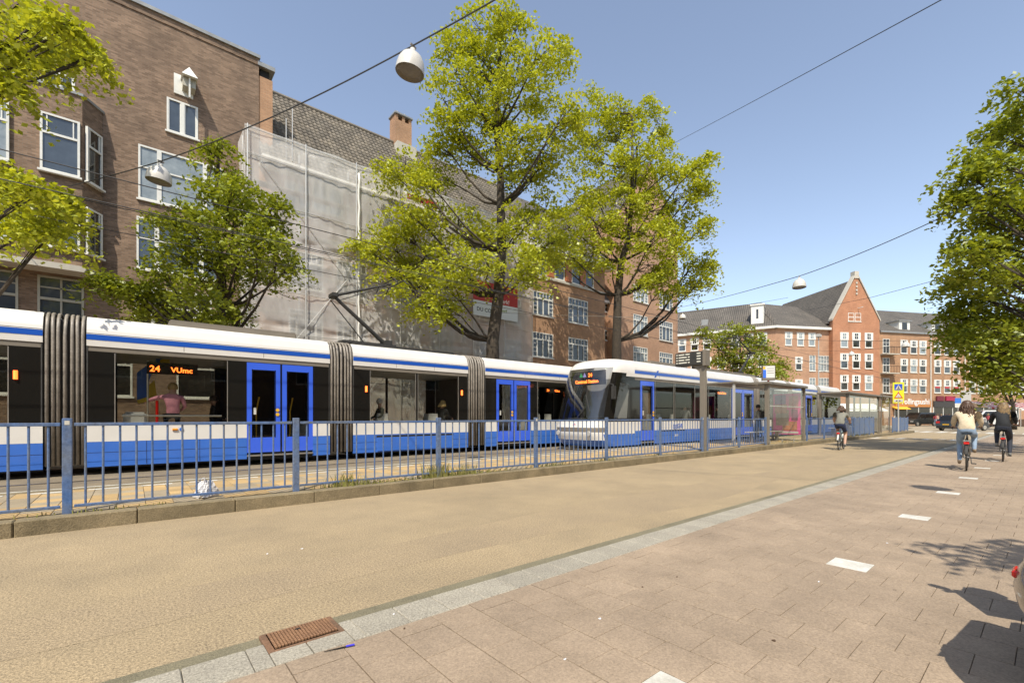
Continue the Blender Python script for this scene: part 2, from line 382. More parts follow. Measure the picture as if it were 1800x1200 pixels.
# small litter on paving and road
lit=[(692,1079,0),(711,1104,1),(1054,1087,0),(993,1158,0),(1129,1031,1),(1190,1013,1),(1559,954,0),(1439,1022,0),(470,973,0),(531,964,0),(1360,1125,1)]
for k,(x,y,d) in enumerate(lit):
    z=.027 if y>1000 or x>1150 else .001
    p=on_z(x,y,z); r=.007+.006*rng.random()
    v=[(math.cos(a)*r*rng.uniform(.6,1.2),math.sin(a)*r*rng.uniform(.4,1),.001+rng.random()*.006) for a in (0,1.1,2.2,3.3,4.4,5.4)]
    mb=MB(); mb.quad(*v); mb.quad(*[(q[0],q[1],-.0005) for q in v][::-1])
    for q in range(6):
        a,b2=v[q],v[(q+1)%6]; mb.quad(a,(a[0],a[1],-.0005),(b2[0],b2[1],-.0005),b2)
    o=mb.build('dry_leaf' if d else 'paper_scrap',M('leaf_brown',(.09,.05,.025)) if d else m_bag,None,loc=(p.x,p.y,z))
    tag(o,'small dry brown leaf lying on the paving' if d else 'tiny white paper scrap lying on the ground','leaf' if d else 'litter','dry leaves on the paving' if d else 'paper scraps on the ground')
# ---------------- tram platform ----------------
plat=struct(MB().box(-60,52,KL+.22,10.5,-.02,PZ-.03).build('tram_platform',m_joint))
kb=thing('platform_kerb','row of long weathered concrete kerb blocks along the tram platform','kerb',(0,KL,0)); kb['kind']='structure'
kme=MB().box(-.537,.537,0,.22,-.05,PZ).mesh('kerb_block',m_kerb,bevel=.012)
for i in range(-3,48):
    x=-1.02+1.08*i+.54
    o=inst(kme,'kerb_block',kb,(x,rng.uniform(-.006,.006),rng.uniform(-.004,.004)))
cells=[]
for i in range(-20,160):
    for j in range(8):
        x=i*.3; y=KL+.24+.15+j*.3
        cells.append((x,y,PZ,1 if (i//1+2*(j%2)+ (i*j)%3)%4<2 else 0))
tile_field(plat,'platform_tile',cells,.3,.3,.05,{0:m_ptile_g,1:m_ptile_y},b=.003,limit=260)
es=MB(); 
o=MB().box(-60,52,10.16,10.5,PZ-.02,PZ+.001).build('platform_edge',m_kerb,plat)
for i in range(-4,36):
    MB().box(-.21,.21,-.045,.045,0,.006).build('white_dash',m_white,plat,loc=(i*.67-1.0,9.98,PZ+.001))
MB().box(-60,52,10.36,10.42,PZ,PZ+.005).build('white_line',m_white,plat)
bed=struct(MB().quad((-60,10.4,.06),(70,10.4,.06),(70,17.4,.06),(-60,17.4,.06)).build('track_bed',m_bed))
for t in (11.08,12.52,14.18,15.62):
    rl=MB().box(-60,70,t-.03,t+.03,.05,.075).build('rail',m_steel,bed)
struct(MB().quad((-60,17.4,.1),(70,17.4,.1),(70,25.2,.1),(-60,25.2,.1)).build('far_pavement',M('far_paving',(.30,.22,.15),(.24,.18,.12),.9,ns=.8,fine=(30,.15))))
struct(MB().quad((-60,-14,.05),(52,-14,.05),(52,-3.6,.05),(-60,-3.6,.05)).build('near_pavement',M('near_paving',(.36,.26,.175),(.3,.22,.15),.9,ns=.8,fine=(40,.12))))
# crossing and hump markings on the road
mk=MB()
for k in range(7):
    y=3.5+k*.6; mk.box(37.0-.55*(k-3)*0,37.5,y,y+.3,.001,.006); 
    if k%2==0: mk.box(35.6,37.0,y,y+.3,.001,.006)
o=struct(mk.build('hump_marking',m_white))
mk=MB()
for k in range(14): mk.box(52.5,56.5,-2+k*1.0,-1.5+k*1.0,-.003,.003)
o=struct(mk.build('zebra_crossing',m_white))
# weeds along the fence foot, plastic bag
def weeds(name,cx,cy,z,n,sp,h,label):
    mb=MB()
    for k in range(n):
        x=cx+rng.gauss(0,sp); y=cy+rng.gauss(0,.05); hh=h*rng.uniform(.4,1.1); a=rng.uniform(0,6.28); l=rng.uniform(.1,.5)*hh
        w=.004+.004*rng.random(); dx,dy=math.cos(a)*l,math.sin(a)*l
        mb.quad((x-w,y,z),(x+w,y,z),(x+dx*.4+w*.7,y+dy*.4,z+hh*.6),(x+dx*.4-w*.7,y+dy*.4,z+hh*.6))
        mb.quad((x+dx*.4-w*.7,y+dy*.4,z+hh*.6),(x+dx*.4+w*.7,y+dy*.4,z+hh*.6),(x+dx,y+dy,z+hh))
    o=mb.build(name,m_grass); o['kind']='stuff'; o['label']=label; return o
W=[(608,.12,70,.25),(625,.25,120,.14),(768,.15,150,.32),(785,.3,80,.12),(815,.18,90,.26),(840,.5,140,.1),(970,.4,90,.12),(1066,.25,60,.14),(690,.6,120,.06),(170,.3,40,.05),(1150,.6,60,.1),(1500,3,300,.25),(1400,2,160,.15)]
for (px,sp,n,h) in W:
    p=on_t(px,800,7.70); weeds('weeds',p.x,7.72,PZ,n,sp,h,'dry grass and weeds growing along the foot of the blue fence')
p=on_t(361,850,7.95)
def bagf(u,v):
    a=u*2*math.pi; r=(.10+.035*math.sin(3*a+4*v)+.02*math.sin(7*a+9*v))*(1-.35*v**2)*(1 if v>.02 else .6)
    return (r*math.cos(a)*1.25,r*math.sin(a)*.8,.24*v+.02*math.sin(5*a)*v)
bag=thing('plastic_bag','crumpled white plastic bag lying at the foot of the blue fence','bag',(p.x,7.92,PZ))
MB().grid(bagf,26,9).build('bag_body',m_bag,bag)
MB().tube([(-.06,0,.2),(-.07,.0,.27),(-.02,0,.29),(.0,0,.22)],.012,5).build('handle',m_bag,bag)
# ---------------- blue platform fence ----------------
FT=7.72
post_me=MB().box(-.045,.045,-.03,.03,-.02,1.16).mesh('post',m_blue_f,bevel=.005)
bar_me=MB().tube([(0,0,.1),(0,0,1.08)],.0125,8).mesh('bar',m_blue_f,smooth=False)
def fence(s0,s1,label,pitch=2.6,bars=15):
    f=thing('platform_fence',label,'fence',(s0,FT,PZ))
    n=max(1,round((s1-s0)/pitch)); p=(s1-s0)/n
    for i in range(n+1):
        po=inst(post_me,'post',f,(i*p,0,0))
        if i%3==1: MB().box(-.022,.022,-.0325,-.0305,1.08,1.13).build('sticker',m_white,po)
    for i in range(n):
        MB().box(i*p+.06,(i+1)*p-.06,-.022,.022,1.065,1.105).build('top_rail',m_blue_f,f,bevel=.004)
        MB().box(i*p+.06,(i+1)*p-.06,-.018,.018,.07,.105).build('bottom_rail',m_blue_f,f,bevel=.004)
        for b in range(bars): inst(bar_me,'bar',f,(i*p+(b+1)*p/(bars+1),0,0))
    return f
fence(-3.2,15.0,'long blue metal bar fence running along the platform beside the kerb')
fence(15.35,20.35,'short blue bar fence between the departure board post and the glass shelter')
fence(25.3,33.2,'blue bar fence between the two tram shelters')
def panel_fence(s0,s1,label):
    f=thing('panel_fence',label,'fence',(s0,FT,PZ)); n=max(1,round((s1-s0)/1.3)); p=(s1-s0)/n
    for i in range(n+1): inst(post_me,'post',f,(i*p,0,0))
    for i in range(n): MB().box(i*p+.06,(i+1)*p-.06,-.012,.012,.08,1.1).build('panel',m_blue_f,f,bevel=.004)
panel_fence(33.6,38.2,'blue fence with solid panels in front of the far shelter')
panel_fence(43.8,49.4,'blue solid panel fence at the end of the platform below the yellow sign')
# ---------------- trams ----------------
TW=2.4
PROF=[(0,2.93),(0,3.14),(.03,3.3),(.10,3.48),(.24,3.6),(.45,3.64),(TW-.45,3.64),(TW-.24,3.6),(TW-.10,3.48),(TW-.03,3.3),(TW,3.14),(TW,2.93)]
def spans(a,b,holes):
    out=[]; x=a
    for h0,h1 in sorted(holes):
        if h0>x: out.append((x,h0))
        x=max(x,h1)
    if x<b: out.append((x,b))
    return out
def tram_module(root,a,b,doors=(),panes=(),bogie=False,lights=(),seats=True):
    # a,b along local x; doors: (x0,x1,leaves); panes: (x0,x1)
    sh=MB().prism(PROF,0,a,b).build('roof_shell',m_tw,root,recalc=True)
    for k in range(1,3):
        x=a+(b-a)*k/3; MB().box(x-.006,x+.006,-.0015,.02,2.95,3.14).build('panel_joint',m_grayp,sh)
    MB().box(a,b,-.006,.0,3.07,3.19).build('blue_stripe',m_ts,sh)
    MB().box(a,b,-.004,.0,3.205,3.217).build('gutter_line',m_dark,sh)
    for y0 in (0,TW-.05):
        MB().box(a,b,y0+(.02 if y0==0 else 0),y0+(.05 if y0==0 else .03),2.82,2.93).build('recess_shade_strip',m_grayp,root)  # strip above the glass, dark grey in place of the recess shadow
    for (x0,x1) in spans(a,b,[(d[0],d[1]) for d in doors]):
        MB().box(x0,x1,0,TW,.80,1.165).build('white_side',m_tw,root)
        MB().box(x0,x1,0,TW,.36,.797).build('blue_skirt',m_tb,root)
        MB().box(x0,x1,.006,TW-.006,.24,.36).build('lower_skirt',m_tb,root)
        MB().box(x0,x1,-.003,.0,.555,.562).build('panel_line',m_under,root)
        for k in range(1,int((x1-x0)/1.3)+1):
            xs_=x0+(x1-x0)*k/(int((x1-x0)/1.3)+1); MB().box(xs_-.004,xs_+.004,-.003,0,.26,.795).build('panel_line',m_under,root)
    MB().box(a,b,.05,TW-.05,.2,.36).build('floor',m_under,root)
    MB().box(a,b,.06,TW-.06,2.80,2.90).build('ceiling',m_int,root)
    # near side: panes and black glass between them
    occ=[(d[0],d[1]) for d in doors]
    for (x0,x1) in panes:
        w=MB().box(x0+.012,x1-.012,.02,.03,1.19,2.81).build('window',m_tglass,root)
        for x in (x0,x1): MB().box(x-.008,x+.008,.008,.034,1.17,2.80).build('trim',m_trim,w)
        if bogie: MB().box(x0,x1,.012,.034,1.175,1.19).build('trim',m_trim,w)
    for (x0,x1) in spans(a,b,occ+list(panes)):
        MB().box(x0,x1,.016,.05,1.166,2.82).build('black_panel',m_black,root)
    # far side
    far=[(x0,x1) for x0,x1 in panes]
    for (x0,x1) in far: MB().box(x0,x1,TW-.03,TW-.02,1.19,2.81).build('window',m_tglass,root)
    for (x0,x1) in spans(a,b,far): MB().box(x0,x1,TW-.05,TW-.016,1.166,2.82).build('black_panel',m_black,root)
    for (d0,d1,n) in doors:
        w=(d1-d0-.05*(n-1))/n
        for k in range(n):
            x=d0+k*(w+.05)
            lf=MB(); fw=.13
            lf.box(x,x+fw,.004,.05,.40,2.80).box(x+w-fw,x+w,.004,.05,.40,2.80).box(x+fw,x+w-fw,.004,.05,2.62,2.80).box(x+fw,x+w-fw,.004,.05,.40,.80)
            d=lf.build('door',m_door,root)
            MB().box(x+fw,x+w-fw,.014,.024,.80,2.62).build('door_window',m_tglass,d)
            g=MB(); g.box(x+fw-.015,x+fw,.0,.012,.79,2.63).box(x+w-fw,x+w-fw+.015,.0,.012,.79,2.63); g.build('rubber_seal',m_black,d)
            if k==0:
                for z in (1.42,1.54): MB().lathe([(0,-.02),(.045,-.02),(.045,.0),(0,.0)],14,(x+w-.07,.004,z),'y').build('door_button',m_yellow,d,recalc=True)
                MB().box(x+.16,x+.22,-.001,.013,1.42,1.60).build('notice',m_white,d)
            MB().tube([(x+w/2-.12,.35,.8),(x+w/2-.12,.35,1.5),(x+w/2-.05,.35,1.9)],.018,6).build('grab_rail',m_yellow,d)
        MB().box(d0+.0,d1,-.02,.06,.30,.34).build('door_step',m_trim,root)
        MB().box(d0,d1,TW-.03,TW-.01,.36,2.8).build('black_panel',m_black,root)
        if n==2: MB().box(d0+w,d0+w+.05,.02,.05,.40,2.8).build('door_post',m_black,root)
    for (x,z) in lights:
        MB().tube([(x,.004,z-.09),(x,.004,z+.09)],.034,8).build('door_lamp',m_led,root)
    if bogie:
        c=(a+b)/2
        MB().box(c-1.35,c+1.45,-.012,.0,.27,.70).build('bogie_cover',m_tb,root,bevel=.006)
        MB().box(c-1.38,c+1.48,-.005,.0,.70,.765).build('bogie_gap',m_under,root)
        for s in (-.9,.9):
            for y in (.35,TW-.35): MB().lathe([(0,-.06),(.3,-.06),(.3,.06),(0,.06)],20,(c+s,y,.36),'y').build('wheel',m_under,root,recalc=True)
    return sh
def bellows(root,a,b):
    core=MB().prism([(p[0]+(.10 if p[0]<1.2 else -.10),min(p[1],3.5)) if p[1]>2.93 else ((.10 if p[0]<1.2 else TW-.10),.30) for p in PROF],0,a-.02,b+.02).build('bellows',m_belin,root,recalc=True)
    n=7
    loop=[(.03,.30),(.03,3.1),(.06,3.3),(.13,3.47),(.27,3.59),(.47,3.63),(TW-.47,3.63),(TW-.27,3.59),(TW-.13,3.47),(TW-.03,3.1),(TW-.03,.30)]
    for k in range(n):
        x=a+(b-a)*(k+.5)/n
        pts=[]
        for i,(y,z) in enumerate(loop):
            pts.append((x+.012*math.sin(z*2.3+k*1.7),y,z))
        MB().tube(pts,(b-a)/n*.33,7).build('fold',m_bel,core,smooth=True)
    for x in (a-.015,b+.015):
        MB().tube([(x,y-.0,z) for y,z in loop],.02,6).build('end_ring',m_dark,core)
def pantograph(root,x,flip=1,h=2.35,y=1.2):
    p=MB().box(x-.9,x+.9,y-.5,y+.5,3.72,3.80).box(x-.8,x-.7,y-.45,y+.45,3.64,3.72).box(x+.7,x+.8,y-.45,y+.45,3.64,3.72).build('pantograph',m_dark,root)
    base=Vector((x+.75*flip,y,3.85)); elb=Vector((x-1.05*flip,y,3.85+h*.60)); top=Vector((x+.95*flip,y,3.66+h))
    MB().box(base.x-.12,base.x+.12,y-.25,y+.25,3.8,3.98).build('pivot',m_dark,p)
    MB().tube([base,elb],[.075,.055],8).build('lower_arm',m_dark,p)
    MB().tube([base+Vector((-.7*flip,.12,-.02)),elb+Vector((-.06*flip,.12,-.12))],.018,6).build('control_rod',m_dark,p)
    MB().tube([elb,top],[.05,.03],8).build('upper_arm',m_dark,p)
    MB().tube([elb+Vector((.25*flip,.1,-.08)),top+Vector((-.25*flip,.1,-.14))],.012,6).build('guide_rod',m_dark,p)
    MB().box(elb.x-.1,elb.x+.1,y-.2,y+.2,elb.z-.07,elb.z+.07).build('elbow_joint',m_dark,p,bevel=.02)
    hd=MB().tube([(top.x-.18,y-.85,top.z-.16),(top.x-.18,y-.6,top.z+.02),(top.x-.18,y+.6,top.z+.02),(top.x-.18,y+.85,top.z-.16)],.022,6)
    hd.tube([(top.x+.18,y-.85,top.z-.16),(top.x+.18,y-.6,top.z+.02),(top.x+.18,y+.6,top.z+.02),(top.x+.18,y+.85,top.z-.16)],.022,6)
    hd.tube([(top.x-.18,y-.5,top.z),(top.x+.18,y-.5,top.z)],.018,6).tube([(top.x-.18,y+.5,top.z),(top.x+.18,y+.5,top.z)],.018,6)
    hd.build('contact_head',m_dark,p)
def seatback(root,x,y,z=1.05):
    sb=MB()
    def f(u,v):
        w=.21-.04*v; return (x+(u-.5)*2*w,y+.05*math.sin(u*3.14)-.02,z+.42*v)
    sb.grid(f,6,4); sb.grid(lambda u,v:(lambda p:(p[0],p[1]+.05,p[2]))(f(1-u,v)),6,4)
    return sb.build('seat_back',m_seat,root)
# -- first tram on the far track
S1=13.72
def sx(px,t=S1): return on_t(px,700,t).x
t1=thing('tram','long white and blue tram on the far track with bellows between its cars, showing VUmc','tram',(0,S1,0))
b1=(sx(75),sx(152)); b2=(sx(580),sx(621)); b3=(sx(823),sx(853))
tram_module(t1,-9.5,b1[0],panes=[(-6.0,sx(14))],lights=[(sx(27),2.22)])
tram_module(t1,b1[1],b2[0],doors=[(sx(434),sx(550),2)],panes=[(sx(202),sx(400))])
tram_module(t1,b2[1],b3[0],panes=[(sx(651),sx(731)),(sx(735),sx(806))],bogie=True,lights=[(sx(644),2.22),(sx(812),2.22)])
e3=b3[1]+6.0
tram_module(t1,b3[1],e3,doors=[(sx(873),sx(932),2)],panes=[(sx(945),e3-1.0)])
b4=(e3,e3+.75)
tram_module(t1,b4[1],b4[1]+7.0,panes=[(b4[1]+1,b4[1]+5.5)])
for b in (b1,b2,b3,b4): bellows(t1,*b)
MB().box(sx(300),sx(530),.5,1.9,3.62,3.80).build('roof_unit',m_grayp,t1,bevel=.03)
MB().box(b2[1]+.2,b3[0]-.3,.45,1.95,3.62,3.72).build('roof_unit',m_dark,t1,bevel=.03)
pantograph(t1,sx(668),1)
x0=sx(262)
text('24',.20,m_orange,t1,(sx(263),.06,2.44),name='led_text',bold=.004); text('VUmc',.17,m_orange,t1,(sx(301),.06,2.44),name='led_text',bold=.004)
MB().box(sx(258),sx(348),.075,.11,2.38,2.66).build('led_display',m_black,t1)
text('24',.14,m_orange,t1,(sx(963),.06,2.43),name='led_text',bold=.003); text('VUmc',.12,m_orange,t1,(sx(977),.06,2.43),name='led_text',bold=.003)
MB().box(sx(960),sx(1000),.07,.10,2.38,2.6).build('led_display',m_black,t1)
# marker lamps, hand rail inside the long window
MB().tube([(sx(303),-.01,1.05),(sx(312),-.01,1.05)],.03,8).build('indicator',m_amber,t1)
MB().lathe([(0,-.02),(.04,-.02),(.045,0),(0,0)],14,(sx(319),0,1.05),'y').build('socket',m_tb,t1,recalc=True)
MB().tube([(sx(214),.12,1.38),(sx(391),.12,1.38)],.022,8).build('window_bar',m_trim,t1)
MB().box(sx(216),sx(258),.25,.7,1.1,1.47).build('cabinet',m_seat,t1,bevel=.04)
MB().tube([(sx(260),.2,1.1),(sx(260),.2,2.7)],.02,6).build('pole',m_trim,t1)
MB().tube([(sx(277),.3,1.1),(sx(277),.3,1.75)],.03,6).build('pole',m_red,t1)
for px in (682,772): seatback(t1,sx(px),.42)
for px in (700,790): seatback(t1,sx(px),1.5)
for px in (955,975): seatback(t1,sx(px),.42)
ym=M('flag_reflection_blue',(.03,.10,.36),rough=.7); yy=M('flag_reflection_yellow',(.45,.33,.02),rough=.7)
def reflected_flag(pts,mat,y):  # coloured sheets behind the glass imitate a flag reflected in the window
    m=MB(); P=[(sx(a),y,1.36+(HOR-b)*on_t(a,b,S1+y).xy.length*0+ (on_t(a,b,S1+y).z-1.36)) for a,b in pts]
    m.quad(*P); m.quad(*[(p[0],p[1]+.03,p[2]) for p in P][::-1])
    for i in range(len(P)):
        a,b=P[i],P[(i+1)%len(P)]; m.quad(a,(a[0],a[1]+.03,a[2]),(b[0],b[1]+.03,b[2]),b)
    return m.build('flag_reflection',mat,t1,recalc=True)
reflected_flag([(241,655),(262,640),(275,640),(262,672),(262,700),(241,703)],ym,.55)
reflected_flag([(262,678),(273,668),(278,700),(262,705)],yy,.56); reflected_flag([(241,703),(262,697),(275,703),(243,709)],yy,.53)
reflected_flag([(276,630),(288,626),(288,650),(277,655)],ym,.58); reflected_flag([(284,632),(300,628),(302,640),(280,652)],yy,.56)
# -- second tram on the near track
S2=10.62
t2=thing('tram','white and blue tram at the platform with slanted windscreen showing Centraal Station','tram',(0,S2,0))
def s2(px): return on_t(px,700,S2).x
n0=s2(1116)                        # where the straight body begins
q1=(s2(1229)+.15,s2(1229)+.8)
q2=(s2(1326),s2(1326)+.75); q3=(s2(1385),s2(1385)+.75); q4=(s2(1437),s2(1437)+.8); end=s2(1478)
tram_module(t2,n0,q1[0],doors=[(s2(1126),s2(1150),1)],panes=[(s2(1152),s2(1185)),(s2(1187),s2(1222))])
tram_module(t2,q1[1],q2[0],doors=[(s2(1287),s2(1331)-.5,2)],panes=[(s2(1246),s2(1284))],lights=[(s2(1225)+.6,2.25)])
tram_module(t2,q2[1],q3[0],panes=[(q2[1]+.4,q3[0]-.4)],bogie=True)
tram_module(t2,q3[1],q4[0],doors=[(s2(1417),s2(1423)+.5,1)],panes=[(q3[1]+.2,s2(1415)),(s2(1426)+.3,q4[0]-.15)])
tram_module(t2,q4[1],end,panes=[(q4[1]+.3,end-.6)])
for b in (q1,q2,q3,q4): bellows(t2,*b)
MB().box(end,end+.5,.12,TW-.12,.3,2.9).build('rear_end',m_black,t2,bevel=.1); MB().box(end,end+.35,.05,TW-.05,2.9,3.55).build('rear_roof',m_tw,t2,bevel=.12); MB().box(end,end+.55,.06,TW-.06,.3,1.1).build('rear_bumper',m_tb,t2,bevel=.1)
text('Centraal Station',.13,m_orange,t2,(s2(1264),.055,2.5),name='led_text',bold=.003)
MB().box(s2(1262),s2(1284),.07,.1,2.45,2.66).build('led_display',m_black,t2)
pantograph(t2,s2(1338)+.6,-1,2.3)
for x,w in ((s2(1160),.55),(s2(1250),.5),(s2(1300),.5)): MB().box(x,x+3,.4,2.0,3.62,3.76).build('roof_unit',m_grayp,t2,bevel=.03)
text('GVB',.26,m_ts,t2,(s2(1190),-.004,.86),name='lettering',bold=.006)
wv=MB()
for k in range(3): wv.tube([(s2(1183)+.05*i,-.004,.86+.07*k+.02*math.sin(i*1.3)) for i in range(7)],.014,5)
wv.build('wave_logo',m_ts,t2)
text('3018',.14,m_tw,t2,(s2(1186),-.004,.50),name='fleet_number'); text('gvb.nl',.09,m_tw,t2,(s2(1111),-.004,.70),name='lettering')
MB().box(s2(1158),s2(1205),-.004,0,.735,.785).build('vent_grille',m_under,t2)
# blue stripe zigzag near the cab
zg=MB(); xz=s2(1150); zg.prism([(xz,2.99),(xz+.22,3.28),(xz+.34,3.28),(xz+.12,2.99)],1,-.009,-.0065); zg.build('stripe_flash',m_ts,t2,recalc=True)
# nose: lofted shell, levels (z, front x, side fullness)
NL=2.35
def front(z):
    pts=[(.24,.36),(.45,.10),(.70,.0),(.95,.0),(1.15,.06),(1.30,.11),(1.8,.24),(2.4,.42),(3.0,.62),(3.15,.68),(3.35,.80),(3.5,.95),(3.6,1.16),(3.64,1.45)]
    for (a,fa),(b,fb) in zip(pts,pts[1:]):
        if z<=b: return fa+(fb-fa)*(z-a)/(b-a)
    return pts[-1][1]
def halfw(z):
    if z<3.14: return 1.2
    for (y0,z0),(y1,z1) in zip(PROF[1:],PROF[2:6]):
        if z<=z1: return 1.2-(y0+(y1-y0)*(z-z0)/(z1-z0))
    return .75
def nosept(z,c):
    # c in 0..1 from front centre to the side and back to the body
    f=front(z); hw=halfw(z); 
    c1=.62
    if c<=c1:
        a=c/c1*math.pi/2; ex=.55
        y=hw*(math.sin(a)**ex if a>0 else 0); x=f+(.85*(1-max(0,math.cos(a))**ex)) if True else 0
        x=f+.95*(1-(math.cos(a) if math.cos(a)>0 else 0)**.7)
    else:
        x0=f+.95; y=hw; x=x0+(NL-x0)*(c-c1)/(1-c1) if x0<NL else NL
    return (min(x,NL),y,z)
zs=[.24,.36,.48,.60,.70,.78,.86,.95,1.06,1.166,1.24,1.30,1.5,1.8,2.1,2.4,2.65,2.8,2.93,3.05,3.14,3.24,3.34,3.42,3.5,3.56,3.61,3.64]
NC=26
parts={}
def cls(z,c,x):
    fr=c<.46
    if z<.66: 
        return 'blue_skirt' if (z<.50 or not fr) else 'nose_panel'
    if z<1.166:
        if .78<=z<.95 and c<.50: return 'bumper'
        return 'nose_panel'
    if z<1.24 and c<.5: return 'nose_panel'
    if z<1.24: return 'black_mask'
    if z<2.93:
        if c<.42: return 'windscreen'
        if .60<c<.86 and 1.3<=z<2.7: return 'cab_window'
        return 'black_mask'
    if z<3.2: return 'windscreen' if c<.42 else ('black_mask' if c<.72 and z<3.05 else 'roof_shell')
    return 'roof_shell'
nm={'blue_skirt':m_tb,'nose_panel':m_tw,'bumper':m_grayp,'windscreen':m_wind,'cab_window':m_tglass,'black_mask':m_black,'roof_shell':m_tw}
for sgn in (-1,1):
    for i in range(len(zs)-1):
        for j in range(NC):
            ca,cb=j/NC,(j+1)/NC; za,zb=zs[i],zs[i+1]
            P=[nosept(za,ca),nosept(za,cb),nosept(zb,cb),nosept(zb,ca)]
            P=[(n0-NL+p[0],1.2+sgn*p[1],p[2]) for p in P]
            k=cls((za+zb)/2,(ca+cb)/2,0)
            if k=='cab_window': k=(k,sgn)
            if sgn>0: P=P[::-1]
            parts.setdefault(k,MB()).quad(*P)
for k,mb in parts.items():
    if isinstance(k,tuple): k=k[0]
    me=mb.mesh(k,nm[k]); bm=bmesh.new(); bm.from_mesh(me); bmesh.ops.remove_doubles(bm,verts=bm.verts,dist=.002); bm.to_mesh(me); bm.free()
    me.polygons.foreach_set('use_smooth',[True]*len(me.polygons))
    o=inst(me,k,t2)
    if k=='windscreen':
        xw=n0-NL
        def ws(z,y,off=.015): return (xw+front(z)+.95*(1-math.sqrt(max(0,1-min(1,abs(y)/1.2)**3.6)))*.5-off,1.2+y,z)
        MB().tube([ws(1.27,-.15,.05),ws(1.75,-.55,.05)],.014,5).tube([ws(1.55,-.72,.05),ws(2.2,-.42,.05)],.012,5).build('wiper',m_dark,o)
MB().box(n0-NL+.9,n0-.05,.12,TW-.12,.4,1.15).build('cab_floor',m_under,t2)
MB().box(n0-.25,n0-.2,.1,TW-.1,1.1,2.9).build('cab_wall',m_int,t2)
MB().box(n0-NL+.6,n0-NL+1.1,.35,TW-.35,1.1,1.32).build('dashboard',m_dark,t2,bevel=.05)
xd=n0-NL+front(2.95)+.30
MB().box(xd+.04,xd+.08,.35,2.05,2.60,3.16).build('destination_display',m_black,t2)
text('24',.2,m_orange,t2,(xd+.02,1.18,2.93),(R(90),0,R(-90)),'led_text',bold=.005)
text('Centraal Station',.18,m_orange,t2,(xd+.02,1.86,2.69),(R(90),0,R(-90)),'led_text',bold=.004)
MB().prism([(1.45,2.93),(1.62,2.93),(1.55,3.1)],0,xd+.005,xd+.03).build('line_sign',M('sign_green',(.03,.35,.10),emit=(.03,.35,.1),es=.5),t2,recalc=True)
MB().prism([(1.28,2.93),(1.44,2.93),(1.36,3.1)],0,xd+.005,xd+.03).build('line_sign',M('sign_violet',(.25,.2,.45),emit=(.4,.35,.7),es=.5),t2,recalc=True)
for y in (.42,1.98): MB().lathe([(0,-.03),(.09,-.03),(.10,0),(0,0)],16,(n0-NL+.06,y,.73),'x').build('headlight',m_grayl,t2,recalc=True)
lg=MB().tube([(n0-NL-.005+.05,1.0+.06*i,1.02+.05*math.sin(i*.9)) for i in range(7)],.02,6).build('nose_logo',M('logo_magenta',(.45,.02,.12),rough=.4),t2)
MB().tube([(n0-1.55,.02,2.6),(n0-1.6,-.16,2.55),(n0-1.62,-.2,2.45)],.02,6).build('mirror_arm',m_dark,t2)
MB().box(n0-1.70,n0-1.55,-.28,-.14,2.0,2.5).build('mirror',m_dark,t2,bevel=.02)
for px in (1160,1200,1262,1300): seatback(t2,s2(px),.5); seatback(t2,s2(px)+.4,1.5)
